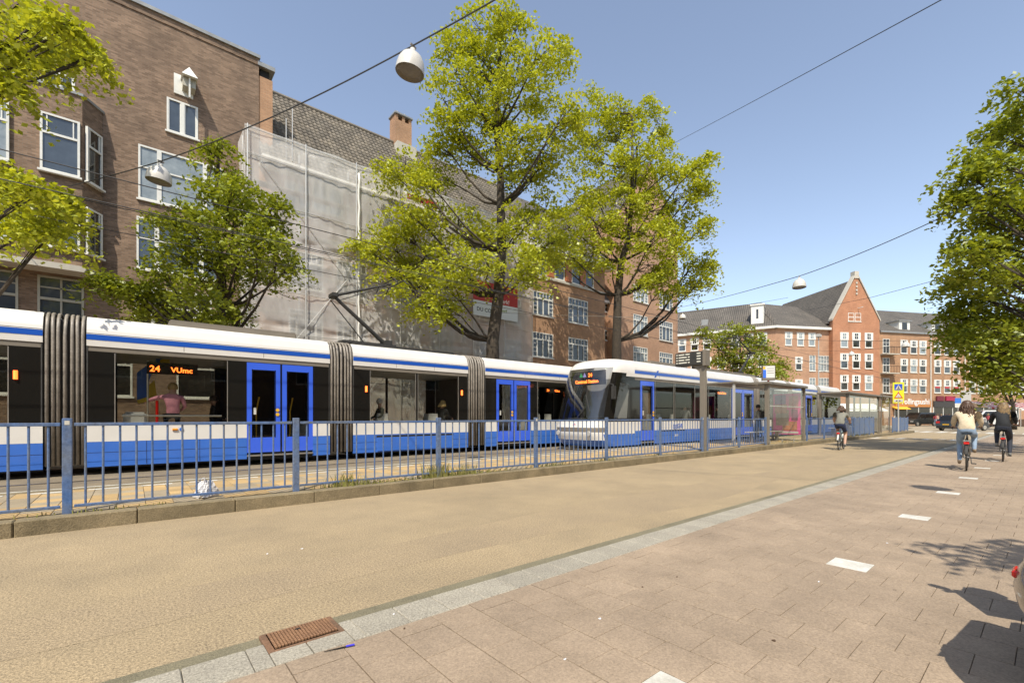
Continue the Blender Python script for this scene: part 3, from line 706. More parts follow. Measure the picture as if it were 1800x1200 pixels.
# ---------------- buildings ----------------
_wc={}
def win_mesh(w,h,style):
    # local: x along wall, y 0 = wall face (negative = out), z up from the sill; returns (frame mesh, [pane meshes])
    k=(round(w,2),round(h,2),style)
    if k in _wc: return _wc[k]
    f=MB(); panes=[]; fw=.07 if style!='far' else .11; y0,y1=-.02,.07
    def fr(x0,x1,z0,z1,t): 
        f.box(x0,x0+t,y0,y1,z0,z1).box(x1-t,x1,y0,y1,z0,z1).box(x0+t,x1-t,y0,y1,z0,z0+t).box(x0+t,x1-t,y0,y1,z1-t,z1)
    def pane(x0,x1,z0,z1): panes.append((x0,x1,z0,z1))
    fr(-w/2,w/2,0,h,fw)
    if style=='two':
        f.box(-.07,.07,y0,y1-.01,fw,h-fw)
        for s in (-1,1):
            a,b=(-w/2+fw,-.07) if s<0 else (.07,w/2-fw); f.box(a,a+.03,.0,.05,fw,h-fw).box(b-.03,b,.0,.05,fw,h-fw); pane(a,b,fw,h-fw)
    elif style in('sash','sash3'):
        zt=h*.66; f.box(-w/2+fw,w/2-fw,y0,y1-.01,zt-.04,zt+.04)
        n=3; 
        for i in range(1,n):
            x=-w/2+fw+(w-2*fw)*(.12 if i==1 else .88); f.box(x-.018,x+.018,.0,.05,zt+.04,h-fw)
        pane(-w/2+fw,w/2-fw,fw,zt); pane(-w/2+fw,w/2-fw,zt,h-fw)
    elif style=='wide':
        zt=h*.60; f.box(-w/2+fw,w/2-fw,y0,y1-.01,zt-.03,zt+.03)
        for x in (-w*.27,w*.27): f.box(x-.08,x+.08,y0,y1-.01,fw,h-fw)
        for a,b in ((-w/2+fw,-w*.27),(-w*.27,w*.27),(w*.27,w/2-fw)): pane(a,b,fw,zt); pane(a,b,zt,h-fw)
    elif style=='grid':
        zt=h*.72; f.box(-w/2+fw,w/2-fw,y0,y1-.01,zt-.05,zt+.05)
        for i in range(1,6):
            x=-w/2+fw+(w-2*fw)*i/6; f.box(x-.025,x+.025,.0,.05,zt+.05,h-fw)
        for x in (-w*.28,0,w*.28): f.box(x-.04,x+.04,y0,y1-.01,fw,zt-.05)
        for i in range(1,4):
            z=fw+(zt-fw)*i/4
            f.box(-w/2+fw,-w*.28,.0,.05,z-.02,z+.02).box(w*.28,w/2-fw,.0,.05,z-.02,z+.02)
        for a,b in ((-w/2+fw,-w*.28),(-w*.28,0),(0,w*.28),(w*.28,w/2-fw)): pane(a,b,fw,zt)
        pane(-w/2+fw,w/2-fw,zt,h-fw)
    elif style=='small':
        f.box(-.05,.05,y0,y1-.01,fw,h-fw)
        for s in (-1,1):
            c=s*(w/4); f.box(c-.02,c+.02,0,.05,fw,h-fw).box(c-w/4,c+w/4,0,.05,h/2-.02,h/2+.02)
        pane(-w/2+fw,0,fw,h-fw); pane(0,w/2-fw,fw,h-fw)
    elif style=='far':
        zt=h*.52; f.box(-w/2-.08,w/2+.08,-.06,y1,zt-.06,h+.02)
        # upper light sits on the white panel
        f.box(-w/2+fw,w/2-fw,y0,y1-.01,zt-.12,zt-.06)
        pane(-w/2+fw,w/2-fw,fw,zt-.1)
        panes.append((-w*.22,w*.22,zt+.12,h-.14,-.072))
        f.box(-.03,.03,-.085,-.06,zt+.12,h-.14).box(-w*.22,w*.22,-.085,-.06,(zt+h)/2-.03,(zt+h)/2+.03)
    elif style=='grid6':
        zt=h*.5; f.box(-w/2+fw,w/2-fw,y0,y1-.01,zt-.05,zt+.05)
        f.box(-.03,.03,0,.05,fw,h-fw).box(-w/2+fw,w/2-fw,0,.05,h*.75-.025,h*.75+.025)
        pane(-w/2+fw,w/2-fw,fw,zt); pane(-w/2+fw,w/2-fw,zt,h-fw)
    f.box(-w/2-.06,w/2+.06,-.09,y1,-.07,0)
    fm=f.mesh('window',m_wframe); pm=[]
    for p in panes:
        y=p[4] if len(p)>4 else .03
        pm.append(MB().box(p[0],p[1],y,y+.012,p[2],p[3]).mesh('pane',[m_pane]))
    _wc[k]=(fm,pm); return _wc[k]
class Facade:
    """local x along the wall (to the right as seen from the street), y=0 the face (inside is +y), z up"""
    def __init__(s,A,B,root_args):
        A=Vector((A[0],A[1],0)); B=Vector((B[0],B[1],0)); d=B-A; s.L=d.length; s.rz=math.atan2(d.y,d.x); s.A=A
        s.d=d.normalized(); s.n=Vector((s.d.y,-s.d.x,0))
        s.root=thing(root_args[0],root_args[1],'building',(A.x,A.y,0),s.rz)
        s.holes=[]; s.tmp=[]
    def loc(s,x,y):     # photo pixel -> (u,z) on this wall
        r=ray(x,y); k=(s.A-CAM).dot(s.n)/r.dot(s.n); p=CAM+r*k
        return ((p-s.A).dot(s.d),p.z)
    def win(s,u,z,w,h,style,pm=None,off=0,frame=None,parent=None):
        fm,pms=win_mesh(w,h,style)
        if frame: 
            fm=fm.copy(); fm.materials.clear(); fm.materials.append(frame)
        o=inst(fm,'window',parent or s.root,(u,off,z))
        for k,p in enumerate(pms):
            q=inst(p,'pane',o)
            mat=pm or rng.choice([m_pane,m_pane,m_pane_c,m_pane_d])
            q.data=p if mat is m_pane else s.pmesh(p,mat)
        if off==0: s.holes.append((u-w/2,u+w/2,z,z+h))
        return o
    _pc={}
    def pmesh(s,p,mat):
        k=(p.name,mat.name)
        if k not in Facade._pc:
            c=p.copy(); c.materials.clear(); c.materials.append(mat); Facade._pc[k]=c
        return Facade._pc[k]
    def winpx(s,x0,y0,x1,y1,style,pm=None,frame=None):
        a,_=s.loc(x0,(y0+y1)/2); b,_=s.loc(x1,(y0+y1)/2); u=(a+b)/2
        _,z1=s.loc((x0+x1)/2,y0); _,z0=s.loc((x0+x1)/2,y1)
        return s.win(u,z0,b-a,z1-z0,style,pm,frame=frame)
    def wall(s,mat,z1,z0=0,x0=0,x1=None,depth=8,name='wall'):
        x1=s.L if x1 is None else x1
        hs=[(max(a,x0),min(b,x1),max(c,z0),min(d,z1)) for a,b,c,d in s.holes if b>x0 and a<x1 and d>z0 and c<z1]
        xs=sorted(set([x0,x1]+[round(v,4) for h in hs for v in h[:2]])); zs=sorted(set([z0,z1]+[round(v,4) for h in hs for v in h[2:]]))
        m=MB()
        for i in range(len(zs)-1):
            run=None
            for j in range(len(xs)-1):
                cx,cz=(xs[j]+xs[j+1])/2,(zs[i]+zs[i+1])/2
                if any(h[0]<cx<h[1] and h[2]<cz<h[3] for h in hs):
                    if run is not None: m.quad((run,0,zs[i]),(xs[j],0,zs[i]),(xs[j],0,zs[i+1]),(run,0,zs[i+1])); run=None
                elif run is None: run=xs[j]
            if run is not None: m.quad((run,0,zs[i]),(xs[-1],0,zs[i]),(xs[-1],0,zs[i+1]),(run,0,zs[i+1]))
        for a,b,c,d in hs:
            e=.14; m.quad((a,0,c),(a,e,c),(a,e,d),(a,0,d)); m.quad((b,0,c),(b,0,d),(b,e,d),(b,e,c)); m.quad((a,0,d),(a,e,d),(b,e,d),(b,0,d)); m.quad((a,0,c),(b,0,c),(b,e,c),(a,e,c))
            m.quad((a,e,c),(b,e,c),(b,e,d),(a,e,d))
        m.quad((x0,0,z0),(x0,0,z1),(x0,depth,z1),(x0,depth,z0)); m.quad((x1,0,z0),(x1,depth,z0),(x1,depth,z1),(x1,0,z1)); m.quad((x0,0,z1),(x1,0,z1),(x1,depth,z1),(x0,depth,z1)); m.quad((x0,depth,z0),(x0,depth,z1),(x1,depth,z1),(x1,depth,z0))
        return m.build(name,mat,s.root)
    def box(s,name,mat,x0,x1,y0,y1,z0,z1,bevel=0): return MB().box(x0,x1,y0,y1,z0,z1).build(name,mat,s.root,bevel=bevel)
def wave_roof_mat(name,c1,c2):
    m,n,l,b=nodes(name); tc=n.new('ShaderNodeTexCoord')
    br=n.new('ShaderNodeTexBrick'); br.inputs['Scale'].default_value=1; br.inputs['Brick Width'].default_value=.30; br.inputs['Row Height'].default_value=.34; br.inputs['Mortar Size'].default_value=.045; br.offset=0
    sx_=n.new('ShaderNodeSeparateXYZ'); l.new(tc.outputs['UV'],sx_.inputs[0]); l.new(tc.outputs['UV'],br.inputs['Vector'])
    br.inputs['Color1'].default_value=(*c1,1); br.inputs['Color2'].default_value=(*c2,1); br.inputs['Mortar'].default_value=(c1[0]*.3,c1[1]*.3,c1[2]*.3,1)
    no=n.new('ShaderNodeTexNoise'); no.inputs['Scale'].default_value=.5; no.inputs['Detail'].default_value=5; l.new(tc.outputs['Object'],no.inputs['Vector'])
    rp=n.new('ShaderNodeMapRange'); rp.inputs[3].default_value=.6; rp.inputs[4].default_value=1.4; l.new(no.outputs[0],rp.inputs[0])
    ml=n.new('ShaderNodeVectorMath'); ml.operation='SCALE'; l.new(br.outputs[0],ml.inputs[0]); l.new(rp.outputs[0],ml.inputs[3]); l.new(ml.outputs[0],b.inputs['Base Color'])
    bu=n.new('ShaderNodeBump'); bu.invert=True; bu.inputs['Distance'].default_value=.05; l.new(br.outputs['Fac'],bu.inputs['Height']); l.new(bu.outputs[0],b.inputs['Normal']); b.inputs['Roughness'].default_value=.8
    return m
m_froof=wave_roof_mat('far_roof_tiles',(.17,.145,.115),(.12,.105,.085))
def roof_quad(parent,pts,mat=None,name='roof'):
    # pts: eave-left, eave-right, ridge-right, ridge-left in parent's local space; UV in metres
    me=bpy.data.meshes.new(name); P=[Vector(p) for p in pts]; nrm=(P[1]-P[0]).cross(P[3]-P[0]).normalized()*-.12
    me.from_pydata([tuple(p) for p in P]+[tuple(p+nrm) for p in P],[],[(0,1,2,3),(7,6,5,4),(0,4,5,1),(1,5,6,2),(2,6,7,3),(3,7,4,0)])
    uv=me.uv_layers.new(name='UVMap'); e=(P[1]-P[0]).normalized(); u2=(P[3]-P[0]); u2=(u2-e*u2.dot(e)).normalized()
    for lp in me.loops:
        v=me.vertices[lp.vertex_index].co-P[0]; uv.data[lp.index].uv=(v.dot(e),v.dot(u2))
    me.materials.append(mat or m_froof); o=bpy.data.objects.new(name,me); link(o,parent); return o
BT=25.0
# ---- brown brick block on the left
xr=on_t(455,300,BT).x
bb=Facade((-22,BT),(xr,BT),('brown_brick_building','tall dark brown brick apartment block with oriel bay and white windows'))
f=bb
f.winpx(293,180,348,238,'two',m_pane); 
f.winpx(243,275,392,366,'wide',m_pane_c)
f.winpx(240,395,385,483,'wide',m_pane)
f.winpx(236,510,372,590,'wide',m_pane_d); f.winpx(75,128,132,166,'two',m_pane)
ub,_=f.loc(180,200)
for z in (2.2,):
    for u in (ub-2.6,ub-5.4,f.L-5.5,f.L-2.5): f.win(u,z,1.5,2.0,'sash',m_pane_d)
for u in (ub-1.2,ub-3.0,ub-5.0): f.win(u,5.05,1.3,1.75,'grid6',m_pane,frame=m_cream)
f.wall(m_brown,18.85)
f.box('parapet_cap',m_zinc,0,f.L+.05,-.12,.5,18.85,19.0)
f.box('coping_course',m_brown,0,f.L,-.04,.0,18.55,18.85)
# oriel bay: front face and splayed side
bx1=ub-.55; bz0,bz1=7.15,13.75
bay=MB(); bay.prism([(bx1-7.5,-.02),(bx1-7.5,-.8),(bx1,-.8),(bx1+.55,-.02)],2,bz0,bz1)
bo=bay.build('oriel_bay',m_brown,f.root,recalc=True)
MB().prism([(bx1-7.6,0),(bx1-7.6,-.95),(bx1+.1,-.95),(bx1+.75,0)],2,bz0-.22,bz0).build('canopy',m_stone,bo,recalc=True)
MB().prism([(bx1-7.6,0),(bx1-7.6,-.86),(bx1+.03,-.86),(bx1+.62,0)],2,bz1,bz1+.1).build('bay_coping',m_zinc,bo,recalc=True)
for (z0,h) in ((7.75,1.8),(10.55,2.15)):
    for u in (bx1-.60,bx1-2.45,bx1-4.4,bx1-6.3): f.win(u,z0,1.08,h,'sash',rng.choice([m_pane,m_pane_c]),off=-.88,parent=bo)
    o=f.win(0,0,.72,h,'sash',m_pane_d,off=-.5,parent=bo)
    o.location=(bx1+.275+.07,-.47,z0); o.rotation_euler=(0,0,math.atan2(.78,.55))
# hoist hatch with hood on the gable wall
u0,z0=f.loc(318,166); u1,z1=f.loc(337,166); uc=(u0+u1)/2; _,zt=f.loc(325,122); _,zm=f.loc(330,146)
h=f.box('hoist_hatch',m_wframe,uc-.45,uc+.25,-.05,.05,z0-.05,zm+.2)
hm_=MB(); q=[(uc-.22,-.02,zm),(uc+.36,-.02,zm),(uc+.36,-.8,zm-.12),(uc-.22,-.8,zm-.12)]; ap=(uc+.1,-.12,zt+.1)
hm_.quad(*q)
for i in range(4): hm_.quad(q[i],q[(i+1)%4],ap)
hm_.build('hood',m_wframe,h,recalc=True)
MB().box(uc-.16,uc+.30,-.55,-.05,z0+.15,zm-.06).build('hood_lining',m_cream,h); MB().box(uc+.04,uc+.10,-.66,-.58,z0-.35,zm-.1).build('hoist_beam',m_wframe,h)
# end chimney of the brown block
f.box('end_chimney',m_tan,f.L-.02,f.L+.62,.05,1.1,12,18.1); f.box('chimney_cap',m_zinc,f.L-.05,f.L+.72,-.05,1.2,18.55,18.75); f.box('chimney_pot',m_under,f.L+.1,f.L+.5,.2,.9,18.1,18.55)
# ---- scaffolded building with tiled roof
sxe=on_t(937,500,BT).x
sc=Facade((xr,BT),(sxe,BT),('scaffolded_building','brick apartment building wrapped in scaffold netting under a grey tiled roof'))
f=sc
for z in (2.0,5.0,8.0): 
    for u in (2.2,4.6,8.0,10.4,13.8,16.2): f.win(u,z,1.7,1.9,'grid',m_pane_d)
for x0,x1 in ((500,545),(548,603),(690,735)): f.winpx(x0,322,x1,376,'two',m_pane_c)
f.wall(m_salmon,13.6)
f.box('eave_gutter',m_wframe,-.0,f.L,-.75,.1,13.6,13.95)
RZ,RY=20.0,4.0; EZ=13.95; EY=-.55
roof_quad(f.root,[(0,EY,EZ),(f.L,EY,EZ),(f.L,RY,RZ),(0,RY,RZ)],M('roof_underlay',(.05,.045,.035)),'roof')
rf=[o for o in f.root.children if o.name.startswith('roof')][-1]
# pantiles
sl=Vector((0,RY-EY,RZ-EZ)); SLn=sl.length; sl.normalize(); nrm=Vector((0,-sl.z,sl.y))
def pan(m,u,k,w=.26,h=.36):
    n=len(m.v); prof=[(0,.0),(.06,.055),(.12,.04),(.19,.0),(.26,.012)]
    for e,t in ((0,.03),(h+.04,.0)):
        for (a,b) in prof:
            p=Vector((u+a,EY,EZ))+sl*(k+e)+nrm*(b+t+.03); m.v.append(tuple(p))
    for i in range(4): m.f.append((n+i,n+i+1,n+5+i+1,n+5+i))
    # exposed lower lip
    for i in range(5):
        v=m.v[n+i]; m.v.append((v[0],v[1]+nrm.y*-.03,v[2]+nrm.z*-.03))
    for i in range(4): m.f.append((n+10+i,n+10+i+1,n+i+1,n+i))
tm=MB(); pan(tm,0,0); 
off=Vector((0,EY,EZ)); tme=None
cellsr=[(u*.262,k*.36) for u in range(int(f.L/.262)) for k in range(int(SLn/.36))]
def wpos(c): return f.root.location+Vector((c[0],EY,EZ))+sl*c[1]
cellsr=[c for c in cellsr]
cellsr.sort(key=lambda c:(not in_frame(wpos(c),0) , proj(wpos(c))[2]))
tmesh=tm.mesh('roof_tile',m_rtile,smooth=True)
stuffm=MB()
for i,c in enumerate(cellsr):
    if i<290:
        inst(tmesh,'roof_tile',rf,tuple(Vector((c[0],0,0))+sl*c[1]+Vector((0,0,rng.uniform(-.008,.008)))))
    else: pan(stuffm,c[0],c[1]+rng.uniform(-.01,.01))
o=stuffm.build('roof_tiles',m_rtile,rf,smooth=True); o['kind']='stuff'
MB().tube([(0,RY,RZ+.08),(f.L,RY,RZ+.08)],.14,8).build('ridge',m_rtile,rf)
# chimney on the ridge
ch=on_t(705,270,BT+RY)
cx=ch.x-f.root.location.x
c=MB().box(cx-.6,cx+.6,RY-.4,RY+.5,RZ-1.6,RZ+1.55).build('chimney',m_tan,f.root)
MB().box(cx-.68,cx+.68,RY-.48,RY+.58,RZ+1.9,RZ+2.05).build('chimney_slab',m_zinc,c,bevel=.03); 
for dx in (-.5,0,.5): MB().box(cx+dx-.1,cx+dx+.1,RY-.38,RY+.48,RZ+1.55,RZ+1.9).build('chimney_pier',m_tan,c)
for dx in (-.3,.25): MB().tube([(cx+dx,RY,RZ+2.05),(cx+dx,RY,RZ+2.35)],.08,8).build('flue',m_stone,c)
MB().prism([(cx-.75,RZ-1.2),(cx+.75,RZ-1.2),(cx+.7,RZ-.2),(cx-.7,RZ-.2)],1,RY-.9,RY-.42).build('flashing',m_stone,c,recalc=True)
# ---- scaffold and netting
NT=BT-1.55; n0x=on_t(430,400,NT).x; n1x=on_t(936,500,NT).x; NZ=14.2
m_net,nn,nl,nb=nodes('scaffold_netting')
nn.remove(nb); no_=nn['Material Output']; tr=nn.new('ShaderNodeBsdfTransparent'); df=nn.new('ShaderNodeBsdfDiffuse'); tl=nn.new('ShaderNodeBsdfTranslucent')
df.inputs[0].default_value=(.95,.92,.86,1); tl.inputs[0].default_value=(.75,.72,.65,1)
mx1=nn.new('ShaderNodeMixShader'); mx1.inputs[0].default_value=.3; nl.new(df.outputs[0],mx1.inputs[1]); nl.new(tl.outputs[0],mx1.inputs[2])
tcn=nn.new('ShaderNodeTexCoord'); nz=nn.new('ShaderNodeTexNoise'); nz.inputs['Scale'].default_value=.8; nz.inputs['Detail'].default_value=5; nl.new(tcn.outputs['Object'],nz.inputs['Vector'])
mrn=nn.new('ShaderNodeMapRange'); mrn.inputs[1].default_value=.3; mrn.inputs[2].default_value=.7; mrn.inputs[3].default_value=.42; mrn.inputs[4].default_value=.58; nl.new(nz.outputs[0],mrn.inputs[0])
mx2=nn.new('ShaderNodeMixShader'); nl.new(mrn.outputs[0],mx2.inputs[0]); nl.new(tr.outputs[0],mx2.inputs[1]); nl.new(mx1.outputs[0],mx2.inputs[2]); nl.new(mx2.outputs[0],no_.inputs[0])
net=thing('scaffold','tube scaffold hung with pale translucent netting in front of the tiled roof building','scaffold',(n0x,NT,0))
NLn=n1x-n0x
knots=[(5.2,9.8),(5.2,5.6),(5.3,2.9),(9.6,3.3),(13.2,3.6),(.3,2.6),(1.2,8.2)]
def netf(u,v,x0,x1,z0,z1):
    x=x0+(x1-x0)*u; z=z0+(z1-z0)*v
    y=.05*math.sin(x*1.7+z*.5)+.035*abs(math.sin(x*2.6-z*.9))+.02*math.sin(x*9+z*2)
    for (kx,kz) in knots:
        dx,dz=x-kx,z-kz; r=math.hypot(dx,dz)+.05; a=math.atan2(dz,dx)
        y+=.22*math.exp(-r/1.5)*(abs(math.sin(a*5.5+kx))**.5-.5)+.14*math.exp(-(r/.45)**2)
    for zz in (2.6,5.6,9.8): y+=.07*math.exp(-((z-zz-.08*math.sin(x*1.2))/.16)**2)*(1+.6*math.sin(x*5))
    return (x,abs(y)*.75,z)
pan_x=[(0,5.25),(5.22,9.6),(9.55,13.6),(13.55,NLn)]
for a,b in pan_x:
    for z0,z1 in ((.5,5.62),(5.6,9.85),(9.8,NZ)):
        MB().grid(lambda u,v:netf(u,v,a,b,z0,z1),int((b-a)*13),int((z1-z0)*13)).build('netting',m_net,net,smooth=True)
MB().grid(lambda u,v:(.03*math.sin(v*30),u*1.5,.5+(NZ-.3)*v),6,60).build('netting',m_net,net,smooth=True)
MB().grid(lambda u,v:(NLn*u,.03+.02*math.sin(u*50),NZ-.02+.45*v*(1+.05*math.sin(u*61))),80,4).build('netting',m_net,net,smooth=True)
mt=M('scaffold_tube',(.55,.53,.48),rough=.4,metal=.5)
for i in range(8):
    x=.1+i*(NLn-.2)/7
    for y in (-.09,1.1): MB().tube([(x,y,.1),(x,y,NZ+.4)],.03,6).build('standard',mt,net)
for z in (2.4,4.4,6.4,8.4,10.4,12.4,13.6):
    MB().tube([(0,-.03,z+.9),(NLn,-.03,z+.9)],.018,6).build('ledger',mt,net)
    MB().box(0,NLn,.45,1.0,z,z+.05).build('deck_board',M('deck',(.30,.24,.17)),net)
for i in range(3): MB().tube([(.2+i*5.4,-.03,2.4),(4.6+i*5.4,-.03,8.4)],.014,6).tube([(4.6+i*5.4,-.03,8.4),(.4+i*5.4,-.03,13.4)],.014,6).build('brace',mt,net)
for x in (5.22,): MB().tube([(x+.03*math.sin(k*2),-.08,.6+k*.45) for k in range(31)],.06,6).build('net_seam',M('net_rope',(.68,.65,.58)),net,smooth=True)
MB().tube([(2.0,.0,13.6),(2.0,0,16.2)],.02,6).build('standard',mt,net); MB().tube([(1.75,.1,13.6),(1.75,.1,15.6)],.02,6).build('standard',mt,net)
# banners on the netting
def banner(name,label,px0,py0,px1,py1,split,lines):
    t=NT-.42; A=on_t(px0,py0,t); B=on_t(px1,py1,t); w=B.x-A.x; z1=A.z; z0=B.z
    b=thing(name,label,'banner',(A.x,t,z0)); h=z1-z0; zs_=h*split
    MB().box(0,w,0,.02,zs_,h).build('red_panel',M('banner_red',(.42,.03,.025),rough=.5),b)
    if split>0: MB().box(0,w,0,.02,0,zs_-.003).build('white_panel',M('banner_white',(.66,.68,.66),rough=.5),b)
    for (s,x,z,sz,mt_) in lines: text(s,sz*h,mt_,b,(x*w,-.003,z*h),name='lettering',bold=.004)
    return b
m_wtx=M('print_white',(.75,.73,.68)); m_btx=M('print_black',(.04,.04,.04)); m_gtx=M('print_green',(.20,.27,.05))
banner('painters_banner','large red and white painters banner behind the tree trunk on the netting',832,490,910,566,.43,[('van schilders',.06,.68,.17,m_wtx),('werk!',.56,.48,.17,m_wtx),('DU COR',.07,.13,.16,m_btx),('verf',.62,.22,.13,m_gtx)])
banner('roof_banner','small red banner reading A.R at the top of the netting',716,338,768,366,0,[('A.R',.06,.42,.48,m_wtx)])
# ---- orange brick building with shutters
ob0=sxe; ob1=on_t(1063,500,BT).x
ob=Facade((ob0,BT),(ob1,BT),('shuttered_brick_building','orange brown brick building with white grid windows and orange shutters below its eaves'))
f=ob
for r_ in ((937,514,972,555),(999,526,1033,569),(936,585,972,628),(999,595,1033,634)): f.winpx(*r_,'grid',rng.choice([m_pane,m_pane_d]))
for u in (1.4,4.9): f.win(u,1.2,2.0,2.2,'grid',m_pane_d)
tops=[(944,452,960,489),(975,456,992,492),(991+14,462,1022,500),(1028,467,1043,505)]
zt0=None; uu=[]
for r_ in tops: f.winpx(*r_,'sash',m_pane); 
f.wall(m_tan,14.0)
us=[f.loc((r_[0]+r_[2])/2,480)[0] for r_ in tops]
zc=f.loc(1010,480)[1]
for a,b in zip(us,us[1:]):
    m=(a+b)/2; s=f.box('shutter',M('shutter_orange',(.42,.13,.04),rough=.5),m-.34,m+.34,-.05,-.0,zc-.85,zc+.8)
    for k in range(9): MB().box(m-.30,m+.30,-.062,-.05,zc-.78+k*.17,zc-.78+k*.17+.11).build('slat',M('shutter_slat',(.46,.15,.05),rough=.5),s)
f.box('sill_band',m_stone,0,f.L,-.10,.0,zc-1.12,zc-.95)
f.box('eave',m_wframe,-.3,f.L+.4,-.75,.1,13.95,14.25)
roof_quad(f.root,[(-.3,-.75,14.25),(f.L+.4,-.75,14.25),(f.L+.4,4.2,20),(-.3,4.2,20)])
# ---- recessed stair bay and tall gabled block
tg0=on_t(1086,500,BT-.3).x; tg1=on_t(1191,600,BT-.3).x
st=Facade((ob1,BT+.9),(tg0,BT+.9),('stair_bay','narrow brick stair bay with two small windows between the tall blocks'))
st.winpx(1050,529,1068,547,'small',m_pane_d); st.winpx(1050,579,1068,597,'small',m_pane_d); st.wall(m_tan,11.6); st.box('eave',m_wframe,-.1,st.L,-.3,.1,11.5,11.75)
roof_quad(st.root,[(0,-.3,11.75),(st.L,-.3,11.75),(st.L,2.6,16),(0,2.6,16)])
tg=Facade((tg0,BT-.3),(tg1,BT-.3),('tall_gabled_building','tall salmon brick block with white windows rising behind the street trees'))
f=tg
for r_ in ((1113,503,1139,531),(1159,515,1182,544),(1113,554,1138,589),(1159,565,1182,599),(1113,610,1138,645),(1159,620,1182,652)): f.winpx(*r_,'grid',rng.choice([m_pane,m_pane_c]))
f.wall(m_salmon,17.5)
gb=MB().prism([(0,17.5),(f.L,17.5),(f.L,19.5),(f.L*.5,25.5),(0,19.5)],1,0,9).build('gable',m_salmon,f.root,recalc=True)
roof_quad(f.root,[(f.L+.15,-.1,19.4),(f.L+.15,9,19.4),(f.L*.5,9,25.75),(f.L*.5,-.1,25.75)]); roof_quad(f.root,[(-.15,9,19.4),(-.15,-.1,19.4),(f.L*.5,-.1,25.75),(f.L*.5,9,25.75)])
# ---- far corner block
def farP(px,Z): p=dep(px,HOR,Z); return (p.x,p.y)
PC=farP(1363,68); PL=farP(1165,76.5); PR=farP(1464,69.9)
def rows(f,cols,zz,w=1.15,h=2.0,style='far',pm=None):
    for z in zz:
        for px in cols:
            u,_=f.loc(px,600); f.win(u,z,w,h,style,pm or rng.choice([m_pane_d,m_pane_d,m_pane,m_pane_c]))
EZF=14.6
fl=Facade(PL,PC,('far_long_roofed_block','long low brick block with a wide grey tiled roof at the end of the street'))
rows(fl,(1199,1221,1243,1268,1292,1316,1340),(12.3-.2,8.9,5.6)); fl.wall(m_salmon,EZF,depth=9); fl.box('eave',m_wframe,0,fl.L+.3,-.55,.1,EZF,EZF+.35)
RF=20.2
roof_quad(fl.root,[(0,-.55,EZF+.3),(fl.L+.3,-.55,EZF+.3),(fl.L-2.0,7,RF),(0,7,RF)])
u,z=fl.loc(1331,566); d=fl.box('dormer',m_wframe,u-.85,u+.85,.3,3,15.6,18.4); MB().box(u-1.0,u+1.0,.15,3,18.4,18.6).build('dormer_cap',m_wframe,d); MB().box(u-.14,u+.14,.28,.3,16.4,17.8).build('pane',m_pane_d,d)
u,z=fl.loc(1236,569); MB().box(u-.5,u+.5,1.6,1.9,16.2,17.3).build('skylight',m_zinc,fl.root)
fr=Facade(PC,PR,('far_corner_block','salmon brick corner block with bay windows beside the pointed gable house'))
rows(fr,(1386,1407,1427),(12.1,)); rows(fr,(1404,),(8.4,5.0))
for z in (8.3,4.9):
    for px in (1428,1443,1453): 
        u,_=fr.loc(px,600); fr.win(u,z,1.1,2.4,'grid6',m_pane_c)
fr.wall(m_salmon,EZF,depth=9); fr.box('eave',m_wframe,-.3,fr.L,-.55,.1,EZF,EZF+.35)
roof_quad(fr.root,[(-.3,-.55,EZF+.3),(fr.L,-.55,EZF+.3),(fr.L,7,RF-.3),(2.2,7,RF)])
# ---- gable house
GA=farP(1464,69.0); GB=farP(1546,69.8)
gh=Facade(GA,GB,('pointed_gable_house','bright red brick house with a tall pointed stepped gable'))
f=gh
rows(f,(1484,1505,1527),(11.9,8.7,5.4),1.25,2.3)
for px in (1496,1508):
    u,_=f.loc(px,560); f.win(u,15.9,1.0,1.3,'grid6',m_pane)
f.wall(m_redb,15.4,depth=12)
gab=MB().prism([(0,15.4),(f.L,15.4),(f.L,16.0),(f.L*.62,21.3),(f.L*.5,22.9),(f.L*.38,21.3),(0,16.0)],1,0,.6).build('gable',m_redb,f.root,recalc=True)
MB().box(f.L*.5-.35,f.L*.5+.35,-.1,.7,22.5,23.6).build('gable_stone',m_stone,gab); 
for k in range(4): MB().box(f.L*.5-.12,f.L*.5+.12,-.12,0,20+k*.55,20.3+k*.55).build('gable_brick',m_stone,gab)
cop=MB(); 
for sg in (-1,1): cop.prism([(f.L*.5+sg*.3,22.75),(f.L*.5+sg*(f.L*.5+.15),15.95),(f.L*.5+sg*(f.L*.5+.15),16.25),(f.L*.5+sg*.3,23.05)],1,-.1,.7)
cop.build('coping',m_stone,gab,recalc=True)
u,_=f.loc(1508,545); MB().box(u-.04,u+.04,-.9,0,17.9,18.0).build('hoist_beam',m_wframe,gab)
roof_quad(f.root,[(-.1,.6,15.6),(-.1,16,15.6),(f.L*.5,16,22.4),(f.L*.5,.6,22.4)][::1]); roof_quad(f.root,[(f.L+.1,16,15.6),(f.L+.1,.6,15.6),(f.L*.5,.6,22.4),(f.L*.5,16,22.4)])
f.box('shop_front',m_pane_d,.3,f.L-.2,-.05,.1,.3,3.2); f.box('fascia',m_orangeb,0,f.L,-.15,.1,3.3,4.3)
aw=MB().prism([(0,3.4),(-2.6,2.3),(-2.6,2.15),(0,3.2)],0,.2,f.L-1.2).build('awning',M('awning_white',(.75,.72,.66),rough=.7),f.root,recalc=True)
